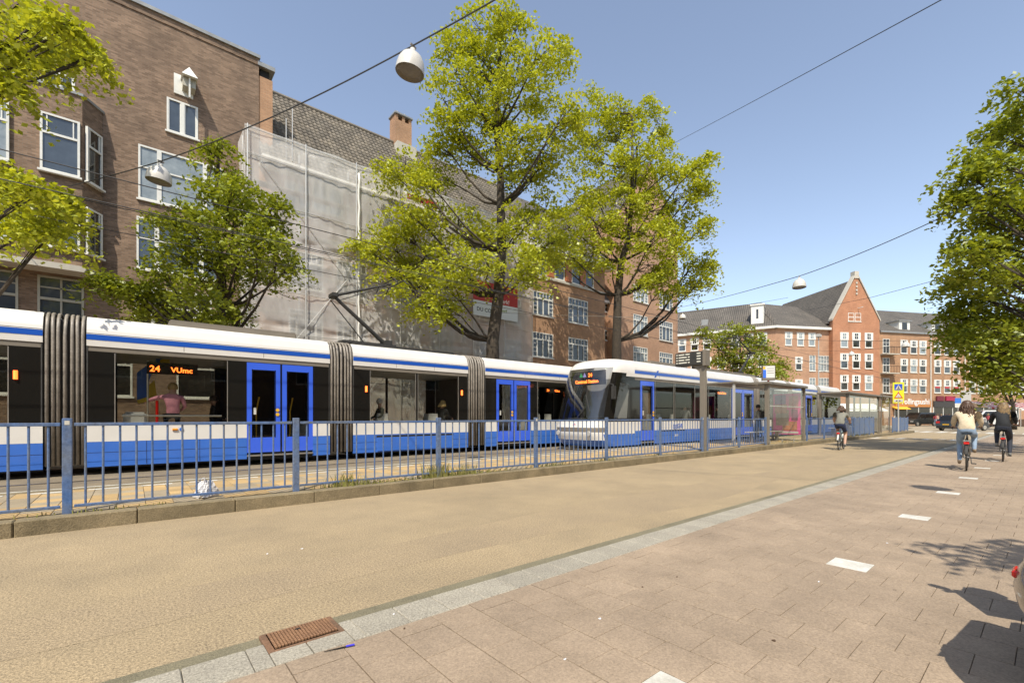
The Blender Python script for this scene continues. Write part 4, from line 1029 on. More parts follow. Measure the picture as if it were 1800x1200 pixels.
# ---- right-hand terrace above the shops
TA=farP(1546,71.2); TB=farP(1860,79.5)
te=Facade(TA,TB,('shop_terrace','long brown brick terrace with rows of white windows above small shops'))
f=te
c1=(1589,1606,1622); c2=(1648,1665,1681); c3=(1709,1724,1739); c4=(1765,1780,1795)
for cs in (c1,c2,c3,c4): rows(f,cs,(11.4,8.4,5.2),1.35,2.15)
f.wall(m_tan,14.7,depth=10)
for px in (1557,):
    u,_=f.loc(px,600)
    for z in (5.2,8.4,11.4):
        b=f.box('balcony',m_stone,u-1.1,u+1.5,-1.0,0,z-.35,z-.2)
        for k in range(9): MB().box(u-1.05+k*.31,u-1.02+k*.31,-.98,-.95,z-.2,z+.8).build('baluster',m_under,b)
        MB().box(u-1.1,u+1.5,-1.0,-.94,z+.8,z+.86).build('handrail',m_under,b)
        f.win(u,z-.1,1.3,2.3,'grid6',m_pane_d,off=-.07)
for px in (1635,1695):
    u,_=f.loc(px,600); MB().tube([(u,-.1,.5),(u,-.1,14.6)],.09,8).build('drainpipe',M('pipe_cream',(.6,.56,.48)),f.root)
f.box('gutter',m_zinc,0,f.L,-.25,.1,14.6,14.85)
roof_quad(f.root,[(0,-.2,14.85),(f.L,-.2,14.85),(f.L,8.5,20.5),(0,8.5,20.5)])
for px in (1597,1655,1720):
    u,_=f.loc(px,575); d=f.box('dormer',m_wframe,u-1.1,u+1.1,.6,3.4,15.1,16.7); MB().box(u-.5,u+.5,.57,.6,15.4,16.5).build('pane',m_pane_d,d); MB().box(u-1.3,u+1.3,.4,3.4,16.7,16.85).build('dormer_roof',m_zinc,d)
# shop fronts
for (p0,p1,fas,txt,tm_,ts) in ((1572,1634,M('fascia_orange',(.50,.20,.05)),'rollingsushi',m_wtx,1.25),(1640,1690,M('fascia_dark',(.05,.045,.04)),None,None,0),(1696,1790,m_brown,None,None,0)):
    a,_=f.loc(p0,720); b,_=f.loc(p1,720)
    s=f.box('shop_front',m_pane_d,a,b,-.06,.1,.3,2.9); MB().box(a,b,-.2,0,2.9,3.9).build('fascia',fas,s)
    for k in range(4): MB().box(a+(b-a)*k/3-.06,a+(b-a)*k/3+.06,-.1,0,.1,2.9).build('mullion',m_wframe,s)
    if txt: text(txt,ts,tm_,s,(a+1.2,-.22,3.35),name='shop_lettering',extrude=.02,bold=.02)
a,_=f.loc(1660,700); b,_=f.loc(1676,700); f.box('shop_sign',M('sign_crimson',(.35,.02,.06)),a,b,-.3,-.1,3.95,4.7); f.box('shop_sign',M('sign_dark_red',(.16,.02,.03)),a-1.9,a-.5,-.3,-.1,3.9,4.7)
for cs in c2[:3]:
    u,_=f.loc(cs,650); MB().box(u-.45,u+.45,-.03,.02,6.0,6.6).build('window_poster',M('poster_red',(.5,.03,.04)),f.root)
ya=MB(); a,_=f.loc(1568,715); b,_=f.loc(1592,715); ya.prism([(0,3.0),(-.8,2.6),(-.8,2.5),(0,2.8)],0,a,b); ya.build('awning',M('awning_yellow',(.75,.42,.03),rough=.6),f.root,recalc=True)
# ---- apartment row behind the camera, seen mirrored in the tram windows
bk=Facade((46,-15),(-30,-15),('opposite_apartment_row','brown brick apartment row across the street facing the tram line'))
for k in range(12):
    for z in (4.2,7.4,10.6): bk.win(3+k*6.2,z,2.0,1.9,'sash',m_pane)
bk.wall(m_brown,13.5); roof_quad(bk.root,[(0,-.4,13.5),(bk.L,-.4,13.5),(bk.L,5,18),(0,5,18)])
# ---------------- trees ----------------
def leafmat(name,c1,c2):
    m=bpy.data.materials.new(name); m.use_nodes=True; nt=m.node_tree; n=nt.nodes; l=nt.links; n.remove(n['Principled BSDF'])
    ge=n.new('ShaderNodeNewGeometry'); mx=n.new('ShaderNodeMix'); mx.data_type='RGBA'; mx.inputs[6].default_value=(*c1,1); mx.inputs[7].default_value=(*c2,1)
    l.new(ge.outputs['Random Per Island'],mx.inputs[0])
    d=n.new('ShaderNodeBsdfDiffuse'); t=n.new('ShaderNodeBsdfTranslucent'); g=n.new('ShaderNodeBsdfGlossy'); g.inputs['Roughness'].default_value=.45
    l.new(mx.outputs[2],d.inputs[0])
    sc=n.new('ShaderNodeMix'); sc.data_type='RGBA'; sc.blend_type='MULTIPLY'; sc.inputs[0].default_value=1; l.new(mx.outputs[2],sc.inputs[6]); sc.inputs[7].default_value=(1.25,1.15,.5,1); l.new(sc.outputs[2],t.inputs[0])
    a=n.new('ShaderNodeMixShader'); a.inputs[0].default_value=.42; l.new(d.outputs[0],a.inputs[1]); l.new(t.outputs[0],a.inputs[2])
    b=n.new('ShaderNodeMixShader'); b.inputs[0].default_value=.04; l.new(a.outputs[0],b.inputs[1]); l.new(g.outputs[0],b.inputs[2]); l.new(b.outputs[0],n['Material Output'].inputs[0])
    return m
m_leaf_y=leafmat('leaf_spring_green',(.52,.54,.04),(.29,.33,.024))
m_leaf_g=leafmat('leaf_mid_green',(.35,.39,.034),(.17,.21,.02))
m_leaf_d=leafmat('leaf_deep_green',(.25,.29,.026),(.12,.155,.016))
m_leaf_c=leafmat('leaf_fresh_green',(.33,.37,.032),(.17,.21,.02))
def leaves_mesh(cent,n_each,sig,size,seed,mat,flat=.5):
    r=np.random.default_rng(seed); cent=np.asarray(cent,float); k=len(cent)
    idx=np.repeat(np.arange(k),n_each); N=len(idx)
    dirs=r.normal(size=(k,3)); dirs[:,2]*=.25; dirs/=np.linalg.norm(dirs,axis=1)[:,None]; per_=np.cross(dirs,[0,0,1.]); per_/=np.linalg.norm(per_,axis=1)[:,None]+1e-9
    g3=np.clip(r.normal(size=(N,3)),-1.9,1.9); off=dirs[idx]*g3[:,:1]*sig*1.45+per_[idx]*g3[:,1:2]*sig*.75+np.array([0,0,1.])*g3[:,2:]*sig*.38; c=cent[idx]+off
    c[:,2]-= .25*np.hypot(off[:,0],off[:,1])**2/sig      # sprays droop at their ends
    nrm=r.normal(size=(N,3)); nrm[:,2]=np.abs(nrm[:,2])+.6; nrm/=np.linalg.norm(nrm,axis=1)[:,None]
    a=np.cross(nrm,r.normal(size=(N,3))); a/=np.linalg.norm(a,axis=1)[:,None]; b=np.cross(nrm,a)
    L=(size*r.uniform(.6,1.25,N))[:,None]; Wd=L*.62
    bend=nrm*L*r.uniform(-.15,.25,N)[:,None]
    V=np.empty((N,4,3)); V[:,0]=c-a*L*.5; V[:,1]=c+b*Wd*.5+bend*.5; V[:,2]=c+a*L*.5; V[:,3]=c-b*Wd*.5+bend*.5
    me=bpy.data.meshes.new('crown'); me.vertices.add(N*4); me.vertices.foreach_set('co',V.reshape(-1)); me.loops.add(N*4); me.loops.foreach_set('vertex_index',np.arange(N*4,dtype=np.int32))
    me.polygons.add(N); me.polygons.foreach_set('loop_start',np.arange(0,N*4,4,dtype=np.int32)); me.polygons.foreach_set('loop_total',np.full(N,4,dtype=np.int32)); me.update(calc_edges=True)
    me.materials.append(mat); return me
def tree(label,base,trunk,clumps,seed,mat,leaf=.16,dens=1.0,tr=.32,sub=12,per=85,group='street trees',sig=.34):
    """trunk: list of world points; clumps: (x,y,z,r) world"""
    rr=random.Random(seed); base=Vector(base)
    root=thing('street_tree',label,'tree',base,0,group)
    wood=MB(); T_=[Vector(p)-base for p in trunk]; m=len(T_)
    rad=[tr*(1-.80*(i/(m-1))**.9) for i in range(m)]; rad[0]=tr*1.35
    wood.tube(T_,rad,12)
    cents=[]; 
    for (x,y,z,r) in clumps:
        c=Vector((x,y,z))-base
        # leave the trunk below the clump
        best=None
        for i in range(m):
            p=T_[i]; hd=math.hypot(c.x-p.x,c.y-p.y); want=c.z-hd*.75-.3
            e=abs(p.z-want)+(3 if p.z>c.z else 0)+(2 if p.z<T_[0].z+2.2 else 0)
            if best is None or e<best[0]: best=(e,i)
        i=best[1]; p=T_[i]; r0=min(rad[i]*.6,.025+.02*r+.008*(c-p).length)
        mid=p.lerp(c,.5)+Vector((rr.uniform(-.3,.3),rr.uniform(-.3,.3),-.12*(c-p).length+.2))
        q=[p,p.lerp(mid,.5)+Vector((0,0,-.05*(c-p).length)),mid,mid.lerp(c,.55)+Vector((rr.uniform(-.2,.2),rr.uniform(-.2,.2),.1)),c]
        wood.tube(q,[r0,r0*.82,r0*.62,r0*.42,r0*.2],7)
        ns=max(6,int(.98*sub*(r/1.2)**1.5*dens))
        for k in range(ns):
            while True:
                d=Vector((rr.uniform(-1,1),rr.uniform(-1,1),rr.uniform(-1,1)))
                if d.length<1: break
            d=d*(1.0 if d.length<.01 else (d.length**-.45))
            s=c+Vector((d.x*r,d.y*r,d.z*r*.85)); cents.append(s)
            st=q[3] if rr.random()<.5 else c
            wood.tube([st,st.lerp(s,.5)+Vector((0,0,.08*r)),s],[r0*.22+.008,.012,.005],4,cap=False)
    wood.build('trunk',m_bark,root,smooth=True)
    me=leaves_mesh(cents,per,sig,leaf,seed,mat)
    inst(me,'crown',root); return root
def pxclumps(lst,Z,seed):
    rr=random.Random(seed); out=[]
    for q in lst:
        x,y,r=q[:3]; dz=q[3] if len(q)>3 else rr.uniform(-2.0,2.0)
        p=dep(x,y,Z+dz); out.append((p.x,p.y,p.z,r*(Z+dz)/F))
    return out
# big elm in the middle, in front of the netting
ZA=on_t(866,600,18.3); dA=proj(ZA)[2]
bA=(ZA.x,ZA.y,.1)
def pxp(x,y,Z): return tuple(dep(x,y,Z))
trA=[bA,pxp(866,600,dA),pxp(876,520,dA),pxp(882,440,dA),pxp(880,360,dA),pxp(880,300,dA),pxp(872,230,dA),pxp(876,150,dA),pxp(880,60,dA)]
clA=[(880,25,34),(845,55,38),(905,55,32),(800,70,34),(850,110,46),(910,120,42),(965,85,34),(985,105,24),(800,130,38),(782,180,34),(840,175,46),(900,190,44),(950,160,34),(790,225,40),(850,235,44),(915,245,40),(770,255,24),
 (820,275,34),(900,290,34),(712,298,36),(690,305,26),(745,318,18),(775,308,20),(960,270,40),(985,230,30),(1005,190,26),(940,310,30),
 (720,375,40),(690,400,32),(760,385,36),(805,395,40),(850,410,34),(915,390,40),(960,370,34),(665,440,26),(700,445,40),(745,455,44),(800,455,42),(855,462,26),(920,450,44),(965,430,36),(690,490,30),(735,505,36),(785,510,36),(822,500,24),(935,485,20),(790,545,20),(745,540,16),(640,430,14)]
tree('large spring green street tree in front of the netting, tallest of its row',bA,trA,pxclumps(clA,dA,3),11,m_leaf_y,leaf=.19,tr=.36,sub=13,per=95)
ZB=on_t(1084,600,18.3); dB=proj(ZB)[2]; bB=(ZB.x,ZB.y,.1)
trB=[bB,pxp(1084,600,dB),pxp(1086,520,dB),pxp(1092,460,dB),pxp(1105,420,dB),pxp(1110,360,dB),pxp(1112,290,dB),pxp(1110,200,dB)]
clB=[(1085,190,30),(1050,180,26),(1120,200,32),(1155,215,26),(1020,220,28),(1070,235,40),(1120,255,40),(1165,260,30),(1030,275,36),(1080,300,40),(1135,310,40),(1180,300,26),(1040,335,40),(1095,360,44),(1150,360,40),(1215,300,24),(1235,285,16),(1205,340,30),(1235,330,18),(1000,350,34),(1000,400,36),(1050,400,44),(1105,415,36),(1160,415,44),(1205,400,34),(1235,400,20),(985,440,30),(1030,445,36),(1140,465,40),(1185,465,40),(1225,455,28),(1255,465,20),(1165,505,28),(1205,500,26),(1240,490,18),(960,450,24),(1075,450,26)]
tree('broad spring green street tree before the salmon brick block, beside the tallest tree',bB,trB,pxclumps(clB,dB,5),23,m_leaf_y,leaf=.21,tr=.34,sub=11,per=90)
# young tree left, behind the first tram
ZC=on_t(388,600,18.3); dC=proj(ZC)[2]; bC=(ZC.x,ZC.y,.1)
trC=[bC,pxp(388,600,dC),pxp(390,540,dC),pxp(385,460,dC),pxp(382,380,dC),pxp(384,260,dC)]
clC=[(385,262,16,0),(388,300,24,0),(365,330,24),(410,330,26),(440,350,22),(340,370,24),(385,370,36),(430,390,32),(465,400,22),(310,395,20),(350,420,36),(400,430,40),(450,435,32),(490,440,20),(480,385,14),(280,380,12),(320,450,34),(370,475,40),(425,480,36),(475,470,28),(510,470,18),(275,480,24),(300,500,30),(350,520,36),(400,525,32),(240,500,20),(205,500,14),(185,490,9),(260,525,22),(310,545,26),(360,560,26),(250,545,16),(405,560,16),(485,355,10)]
tree('small dense green street tree standing behind the tram with the bellows',bC,trC,pxclumps(clC,dC,7)[:],31,m_leaf_c,leaf=.15,tr=.2,sub=20,per=90,sig=.27)
# tree at the left edge
bD=(-6.2,17.6,.1); trD=[bD,(-6.2,17.6,3),(-6.1,17.5,6),(-6.0,17.3,9),(-6.0,17.3,13)]
dD=11.2
clD=[(20,20,50),(75,35,45),(118,45,30),(140,75,16),(10,75,40),(60,95,45),(105,105,28),(10,150,20),(165,100,8),(15,315,40),(60,330,36),(100,350,22),(20,360,40),(70,370,34),(125,375,22),(90,410,24),(30,395,24),(-70,60,70),(-90,180,70),(-70,330,60)]
tree('leafy tree reaching in over the oriel bay of the brown building',bD,trD,[(c[0],c[1],c[2],c[3]*(.62 if c[3]<1 else .8)) for c in pxclumps(clD,dD,9)],41,m_leaf_y,leaf=.15,tr=.3,sub=15,per=90,sig=.27)
# small tree behind the second tram
ZE=on_t(1300,640,18.3); dE=proj(ZE)[2]; bE=(ZE.x,ZE.y,.1)
trE=[bE,pxp(1300,690,dE),pxp(1302,640,dE),pxp(1300,580,dE)]
clE=[(1285,578,18),(1310,585,18),(1262,595,16),(1335,598,14),(1240,585,10),(1285,605,24),(1315,620,22),(1345,620,14),(1265,630,18),(1295,645,22),(1330,650,18),(1355,645,12),(1285,670,18),(1350,670,14),(1370,660,8),(1310,680,16),(1275,690,12),(1375,640,7)]
tree('compact green tree behind the tram at the platform below the long roof',bE,trE,pxclumps(clE,dE,11),53,m_leaf_g,leaf=.26,tr=.22,sub=12,per=66,sig=.4)
# big tree on the near pavement at the right
bR=(23.5,-3.2,.05); trR=[bR,(23.5,-3.2,2.5),(23.4,-3.0,4.5),(23.3,-2.8,7),(23.3,-2.6,10),(23.4,-2.6,14)]
dR=16.5
clR=[(1790,160,34),(1770,215,30),(1740,240,22),(1800,240,40),(1720,285,20),(1760,290,36),(1700,305,16),(1680,345,10),(1700,340,24),(1740,345,34),(1790,330,44),(1730,390,22),(1775,395,36),(1745,430,24),(1790,450,36),(1690,435,14),(1715,440,26),(1690,465,24),(1740,475,36),(1780,500,36),(1688,500,16),(1705,515,30),(1750,530,36),(1795,550,36),(1685,545,15),(1700,560,28),(1740,580,34),(1680,580,10),(1690,600,20),(1730,615,28),(1780,605,34),(1750,640,20),(1790,650,24),(1725,650,10),(1850,200,60),(1850,320,70),(1860,450,70),(1860,580,60),(1900,300,80),(1920,450,80)]
tree('dense deep green tree on the near pavement hanging over the cycle path',bR,trR,pxclumps(clR,dR,13),61,m_leaf_g,leaf=.19,tr=.3,sub=16,per=84,sig=.32)
# tree beside the camera, known by its shadow on the paving
rr=random.Random(71); clN=[]
for k in range(14):
    a=rr.uniform(0,6.28); d=rr.uniform(.3,1.9); clN.append((1.2+d*math.cos(a),-6.2+d*math.sin(a)*.85,rr.uniform(5.0,8.5),rr.uniform(.5,.9)))
clN+=[(2.9,-3.0,6.4,.5),(2.6,-3.6,6.2,.5),(3.4,-3.0,6.1,.35),(2.2,-4.3,6.3,.6)]
tree('tree on the near pavement whose shadow falls on the paving',(1.0,-6.3,.05),[(1.0,-6.3,.05),(1.0,-6.3,2.5),(1.05,-6.2,5),(1.1,-6.1,8)],clN,71,m_leaf_d,leaf=.15,tr=.2,sub=14,per=60,sig=.25)
# far trees along the right side
k=0
for (px,py,Z,rp,tb,lab) in ((1762,640,46,52,(1781,700),'slim tree rising before the striped market awning'),(1800,600,60,60,(1822,700),'tree at the far end of the near pavement')):
    B=dep(tb[0],HOR,Z); b=(B.x,B.y,.05); rr=random.Random(80+k)
    cl=[(px+rr.gauss(0,rp*.45),py+rr.gauss(0,rp*.45),rp*.30) for _ in range(22)]
    tp=dep(px,py,Z); tree(lab,b,[b,(B.x,B.y,2.5),tuple(Vector(b).lerp(tp,.8)),tuple(tp)],pxclumps(cl,Z,k),90+k,m_leaf_g,leaf=.32,tr=.22,sub=9,per=60,sig=.5); k+=1
# ---------------- hanging lamps and wires ----------------
def wire(name,pts,r,label,mat=m_wire,cat='wire',group=None,sag=0,n=14):
    P=[Vector(p) for p in pts]; out=[]
    for a,b in zip(P,P[1:]):
        for i in range(n):
            t=i/n; q=a.lerp(b,t); q.z-=sag*4*t*(1-t); out.append(q)
    out.append(P[-1])
    o=MB().tube(out,r,5).build(name,mat); tag(o,label,cat,group); return o
def lamp(p,label,group,d=.55,tilt=0):
    r=d/2; o=thing('hanging_lamp',label,'street lamp',p,0,group); o.rotation_euler=(tilt,0.06,.3)
    prof=[(r,-.40),(r*1.0,-.36),(r*.97,-.28),(r*.88,-.18),(r*.70,-.09),(r*.45,-.035),(r*.2,-.01),(.05,.0),(.05,.06),(.0,.06)]
    MB().lathe(prof,28).build('shade',m_lampw,o,smooth=True)
    MB().lathe([(r,-.40),(r*.96,-.405),(r*.93,-.37),(r*.6,-.36),(r*.25,-.375),(0,-.38)],28).build('glass',m_lampi,o,smooth=True)
    MB().tube([(0,0,.05),(0,0,.14)],.02,6).box(-.07,.07,-.015,.015,.10,.13).build('hanger',m_wirel,o)
    return o
L1=dep(725,92,.55*F/50); L2=dep(282,292,.55*F/38); L3=dep(1405,490,.55*F/21.5)
lamp(L1,'large white dome lamp hanging over the road beside the tallest tree','lamps',tilt=.12)
lamp(L2,'white dome lamp hanging in front of the wide white window','lamps',tilt=.1)
lamp(L3,'white dome lamp hanging against the sky before the pointed gable house','lamps')
up=Vector((0,0,.12)); d12=(L1-L2)
L0=Vector((7.2,-2.4,8.3)); lamp(L0,'white dome lamp hanging over the near pavement beyond the parked moped','lamps')
wallp=on_t(232,322,BT-.1)
wire('span_wire',[Vector((-4.5,BT,9.0)),L2+up,L1+up,L0+up,Vector((11,-14.9,11))],.014,'dark span wire carrying three dome lamps across the street',sag=.15)
lw=on_t(1190,545,BT-.6); 
wire('span_wire',[on_t(1190,541,BT-.4),L3+up,dep(1668,376,15.2),dep(1900,250,14)],.016,'dark span wire carrying the lamp before the gable house',sag=.1)
wire('span_wire',[on_t(1165,262,BT+.5),dep(1655,0,13.5),dep(1900,-120,12)],.016,'dark span wire rising from the salmon brick block over the road',sag=.05)
wire('span_wire',[dep(1420,545,60),dep(1530,523,44),dep(1700,478,30),dep(1900,430,28)],.02,'thin wire crossing the sky past the pointed gable',sag=0)
# far hanging lamps
for (x,y,dp,dz) in ((1497,618,9,0),(1592,601,12,0),(1232,622,7,0),(1200,552,11,0)):
    Z=.55*F/dp; lamp(dep(x,y,Z),'small white dome lamp hanging far down the street','far lamps')
    p=dep(x,y,Z)+up; wire('span_wire',[p+Vector((-4,7,.6)),p,p+Vector((4,-7,.6))],.012,'thin span wire of a far street lamp',group='far lamp wires',sag=.1,n=6)
# tram overhead wires
for (t,z,nm) in ((11.82,5.55,'contact wire above the near track'),(14.92,5.98,'contact wire above the far track'),(11.9,6.1,'carrier wire above the near track'),(14.95,6.6,'carrier wire above the far track')):
    wire('overhead_wire',[(-14,t,z),(16,t,z),(46,t,z),(90,t,z)],.011,nm+' of the tram line',cat='wire',sag=.04)
for s,lab in ((19.5,'before the netting'),(33.0,'before the salmon block')):
    wire('cross_wire',[(s-2,BT-.2,8.4),(s,14.95,6.65),(s,11.9,6.15)],.010,'cross wire holding the tram line '+lab,mat=m_wirel,sag=.05)
# ---------------- departure board, shelters, signs ----------------
p=on_t(1236,790,7.80)
db=thing('departure_board','black departure board on a grey post beside the platform fence','sign',(p.x,7.80,PZ),R(-90))
MB().box(-.10,.10,-.06,.06,0,3.05).build('post',m_grayp,db,bevel=.01)
MB().prism([(-.10,2.75),(.10,2.75),(.14,3.05),(-.45,3.05)],1,-.05,.05).build('bracket',m_grayp,db,recalc=True)
bd=MB().box(-.98,.06,-.14,.14,2.98,3.45).build('display_case',m_dark,db,bevel=.015); MB().box(.06,.16,-.16,.16,2.94,3.48).build('end_cap',m_grayp,db)
mg=M('board_text',(.45,.43,.36),emit=(.5,.47,.36),es=.4)
for k in range(4):
    for (x0,x1) in ((-.93,-.88),(-.84,-.62+.09*(k%2)),(-.58+.09*(k%2),-.42),(-.16,-.02)):
        MB().box(x0,x1,-.1435,-.1405,3.36-.095*k,3.40-.095*k).build('text_line',mg,bd)
def shelter(s0,s1,label,ad=True,h=2.55):
    r=thing('tram_shelter',label,'shelter',(s0,7.78,PZ)); L=s1-s0; D=1.45
    rf=MB().box(-.15,L+.05,-.15,D+.1,h,h+.11).build('roof',m_grayp,r,bevel=.02); MB().box(.2,L-.2,.1,D-.1,h-.012,h-.002).build('roof_lining',m_grayl,rf)
    for x in (0,L-.12): MB().box(x,x+.16 if x==0 else x+.09,-.06,.10,0,h).build('post',m_grayp,r,bevel=.012)
    MB().box(L-.1,L-.02,D-.1,D,0,h).build('post',m_grayp,r); MB().box(.02,.10,D-.1,D,0,h).build('post',m_grayp,r)
    n=3
    for k in range(n):
        a=.17+(L-.30)*k/n; b=.17+(L-.30)*(k+1)/n-.03
        g=MB().box(a,b,-.006,.006,.16,h-.12).build('glass_pane',m_sglass,r)
        MB().box(a,b,-.02,.02,1.62,1.66).build('glass_band',m_trim,g)
        MB().box(a+.1,a+.16,-.02,.02,0,.16).build('clamp',m_trim,g)
    MB().box(L-.06,L-.05,.1,D-.1,.16,h-.12).build('end_pane',m_sglass,r)
    MB().box(.4,L-.5,.75,1.1,.46,.50).build('bench',m_grayl,r,bevel=.01); 
    for x in (.7,L-.9): MB().box(x,x+.06,.85,1.0,0,.46).build('bench_leg',m_grayp,r)
    if ad:
        q=MB().box(L-.20,L-.12,.12,D-.12,.30,2.32).build('poster_case',M('poster_magenta',(.75,.04,.28),rough=.3),r)
        for (y0,y1,z0,z1,c) in ((.75,1.25,1.80,2.25,(.16,.03,.30)),(.70,1.25,1.35,1.78,(.55,.22,.14)),(.62,1.2,.75,1.5,(.40,.29,.2)),(.2,.62,1.6,2.2,(.60,.16,.17)),(.25,.9,.5,.95,(.55,.16,.05)),(.22,.5,1.0,1.55,(.20,.02,.09))):
            MB().box(L-.212-.002*z0,L-.201,y0,y1,z0,z1).build('poster_print',M('print',c,tuple(v*.6 for v in c),.35,ns=7),q)
        MB().box(L-.216,L-.201,.2,1.2,.36,.46).build('poster_print',M('print_line',(.6,.55,.52)),q)
    return r
sA=on_t(1348,700,7.78).x; sB=on_t(1414,700,7.78).x
sh=shelter(sA,sB,'glass tram shelter with grey posts and a magenta poster')
MB().box(-2.3,-.1,.3,1.5,2.5,2.58).build('roof_extension',m_grayp,sh,bevel=.02); MB().box(-2.25,-2.17,.35,.43,0,2.5).build('post',m_grayl,sh)
st_=thing('stop_sign_box','square tram stop sign with blue and white faces above the shelter','sign',(sA+.1,7.76,PZ+2.62),R(-55))
MB().box(-.05,.05,-.04,.04,.04,.14).build('bracket',m_red,st_); MB().box(-.36,.36,-.13,.13,.14,1.06).build('case',m_grayp,st_,bevel=.01)
MB().box(-.33,.33,-.136,-.131,.30,1.03).build('face',M('sign_face',(.62,.62,.58)),st_); MB().box(-.33,-.16,-.141,-.137,.30,.80).build('blue_field',M('sign_blue',(.03,.14,.62)),st_); MB().box(-.33,-.2,-.141,-.137,.84,1.0).build('yellow_field',m_yellow,st_)
for k in range(3): MB().box(-.10,.28,-.141,-.137,.86-.14*k,.885-.14*k).build('print_line',m_grayp,st_)
st_.scale=(.68,.68,.68)
s2a=on_t(1490,700,7.78).x; s2b=on_t(1545,700,7.78).x
shelter(s2a,s2b,'far glass tram shelter by the end of the platform',ad=False)
gbx=thing('glass_booth','narrow glass booth standing beyond the far shelter','booth',(s2b+.9,7.8,PZ))
g0=MB().box(0,.08,0,.08,0,2.6).box(2.6,2.68,0,.08,0,2.6).box(0,.08,1.2,1.28,0,2.6).box(2.6,2.68,1.2,1.28,0,2.6).build('frame',m_grayp,gbx); MB().box(-.1,2.8,-.1,1.4,2.6,2.72).build('roof',m_grayp,gbx); MB().box(.08,2.6,.03,.04,.2,2.55).build('glass_pane',m_sglass,gbx); MB().box(.3,2.2,.5,1.0,.0,1.15).build('cabinet',m_dark,gbx,bevel=.03)
# yellow crossing sign
pz=on_t(1579,735,7.7)
cs=thing('crossing_sign','tall yellow sign with blue zebra crossing symbol and red warning triangle','sign',(pz.x,7.7,PZ),R(-72))
MB().tube([(0,0,0),(0,0,3.2)],.05,8).build('pole',m_grayl,cs)
my=M('sign_yellow',(.72,.68,.02),rough=.5)
MB().box(-.52,.52,-.04,-.01,1.75,4.2).build('board',my,cs,bevel=.01)
b_=MB().box(-.36,.36,-.052,-.042,3.3,4.0).build('blue_square',M('sign_blue2',(.02,.07,.48)),cs); MB().prism([(-.30,3.36),(.30,3.36),(0,3.94)],1,-.058,-.053).build('white_triangle',m_white,b_,recalc=True)
MB().tube([(0,-.062,3.66),(.02,-.062,3.52),(-.1,-.062,3.40)],.025,5).tube([(.02,-.062,3.52),(.12,-.062,3.40)],.025,5).tube([(0,-.062,3.74),(0,-.062,3.78)],.04,6).build('walker_symbol',m_black,b_)
for k in range(5): MB().box(-.24+k*.1,-.19+k*.1,-.061,-.0585,3.37,3.41).build('zebra_bar',m_black,b_)
t_=MB().prism([(-.40,2.35),(.40,2.35),(0,3.1)],1,-.052,-.042).build('red_triangle',m_red,cs,recalc=True); MB().prism([(-.28,2.42),(.28,2.42),(0,2.94)],1,-.058,-.053).build('white_triangle',m_white,t_,recalc=True)
MB().box(-.07,.07,-.062,-.0585,2.5,2.56).build('hump_symbol',m_grayp,t_); MB().box(-.42,.42,-.052,-.042,1.9,2.2).build('lower_plate',m_white,cs)
for x in (-.16,.12): MB().prism([(x-.1,2.05),(x+.02,1.98),(x+.1,2.05),(x+.02,2.12)],1,-.058,-.053).build('arrow',m_black,cs,recalc=True)
for ch in cs.children:
    if not ch.name.startswith('pole'): ch.scale=(.66,1,.66); ch.location=(0,0,1.065)
# parking sign, grey cabinet sign near the shops
for (px,Z,w,h,zb,mat,lab) in ((1684,62,.7,1.3,2.6,M('parking_blue',(.03,.15,.5)),'blue and white parking sign by the shops'),(1698,58,1.0,2.5,2.2,m_grayl,'grey back of a tall street sign by the shops')):
    q=dep(px,HOR,Z); o=thing('street_sign',lab,'sign',(q.x,q.y,0),R(-60))
    MB().tube([(0,0,0),(0,0,zb+h)],.05,8).build('pole',m_grayl,o); MB().box(-w/2,w/2,-.05,-.01,zb,zb+h).build('board',mat,o,bevel=.01); MB().box(-w/2,w/2,-.056,-.051,zb,zb+h*.45).build('lower_board',m_white if w<.9 else m_grayl,o)
# lamp post far
q=dep(1439,HOR,58); o=thing('lamp_post','tall thin grey lamp post before the corner block','street lamp',(q.x,q.y,0)); MB().tube([(0,0,0),(0,0,11.6)],[.10,.05],8).build('pole',m_grayl,o); MB().box(-.35,.35,-.25,.25,11.5,11.9).build('lantern',m_grayl,o,bevel=.05)
# striped market awnings
def stall(px0,px1,Z,zt,label):
    a=dep(px0,HOR,Z); b=dep(px1,HOR,Z+3); d=b-a; L=d.length; o=thing('market_awning',label,'awning',(a.x,a.y,0),math.atan2(d.y,d.x))
    n=int(L/.7); mr=M('awning_red',(.50,.03,.03),rough=.7); mw=M('awning_cream',(.65,.60,.54),rough=.7)
    for k in range(n): MB().prism([(0,zt),(-2.2,zt-.9),(-2.2,zt-1.15),(-2.17,zt-1.15),(-2.17,zt-.93),(0,zt-.06)],0,k*L/n,(k+1)*L/n-.004).build('stripe',mr if k%2 else mw,o,recalc=True)
    for k in range(4): MB().tube([(L*k/3,-2.1,0),(L*k/3,-2.1,zt-.9)],.04,6).build('pole',m_grayl,o)
    MB().box(0,L,-.6,-.2,.0,1.0).build('counter',M('counter_brown',(.25,.13,.06)),o)
stall(1703,1752,66,3.6,'red and white striped market awning before the terrace'); stall(1757,1830,62,3.3,'red and white striped market awning beyond the slim tree')
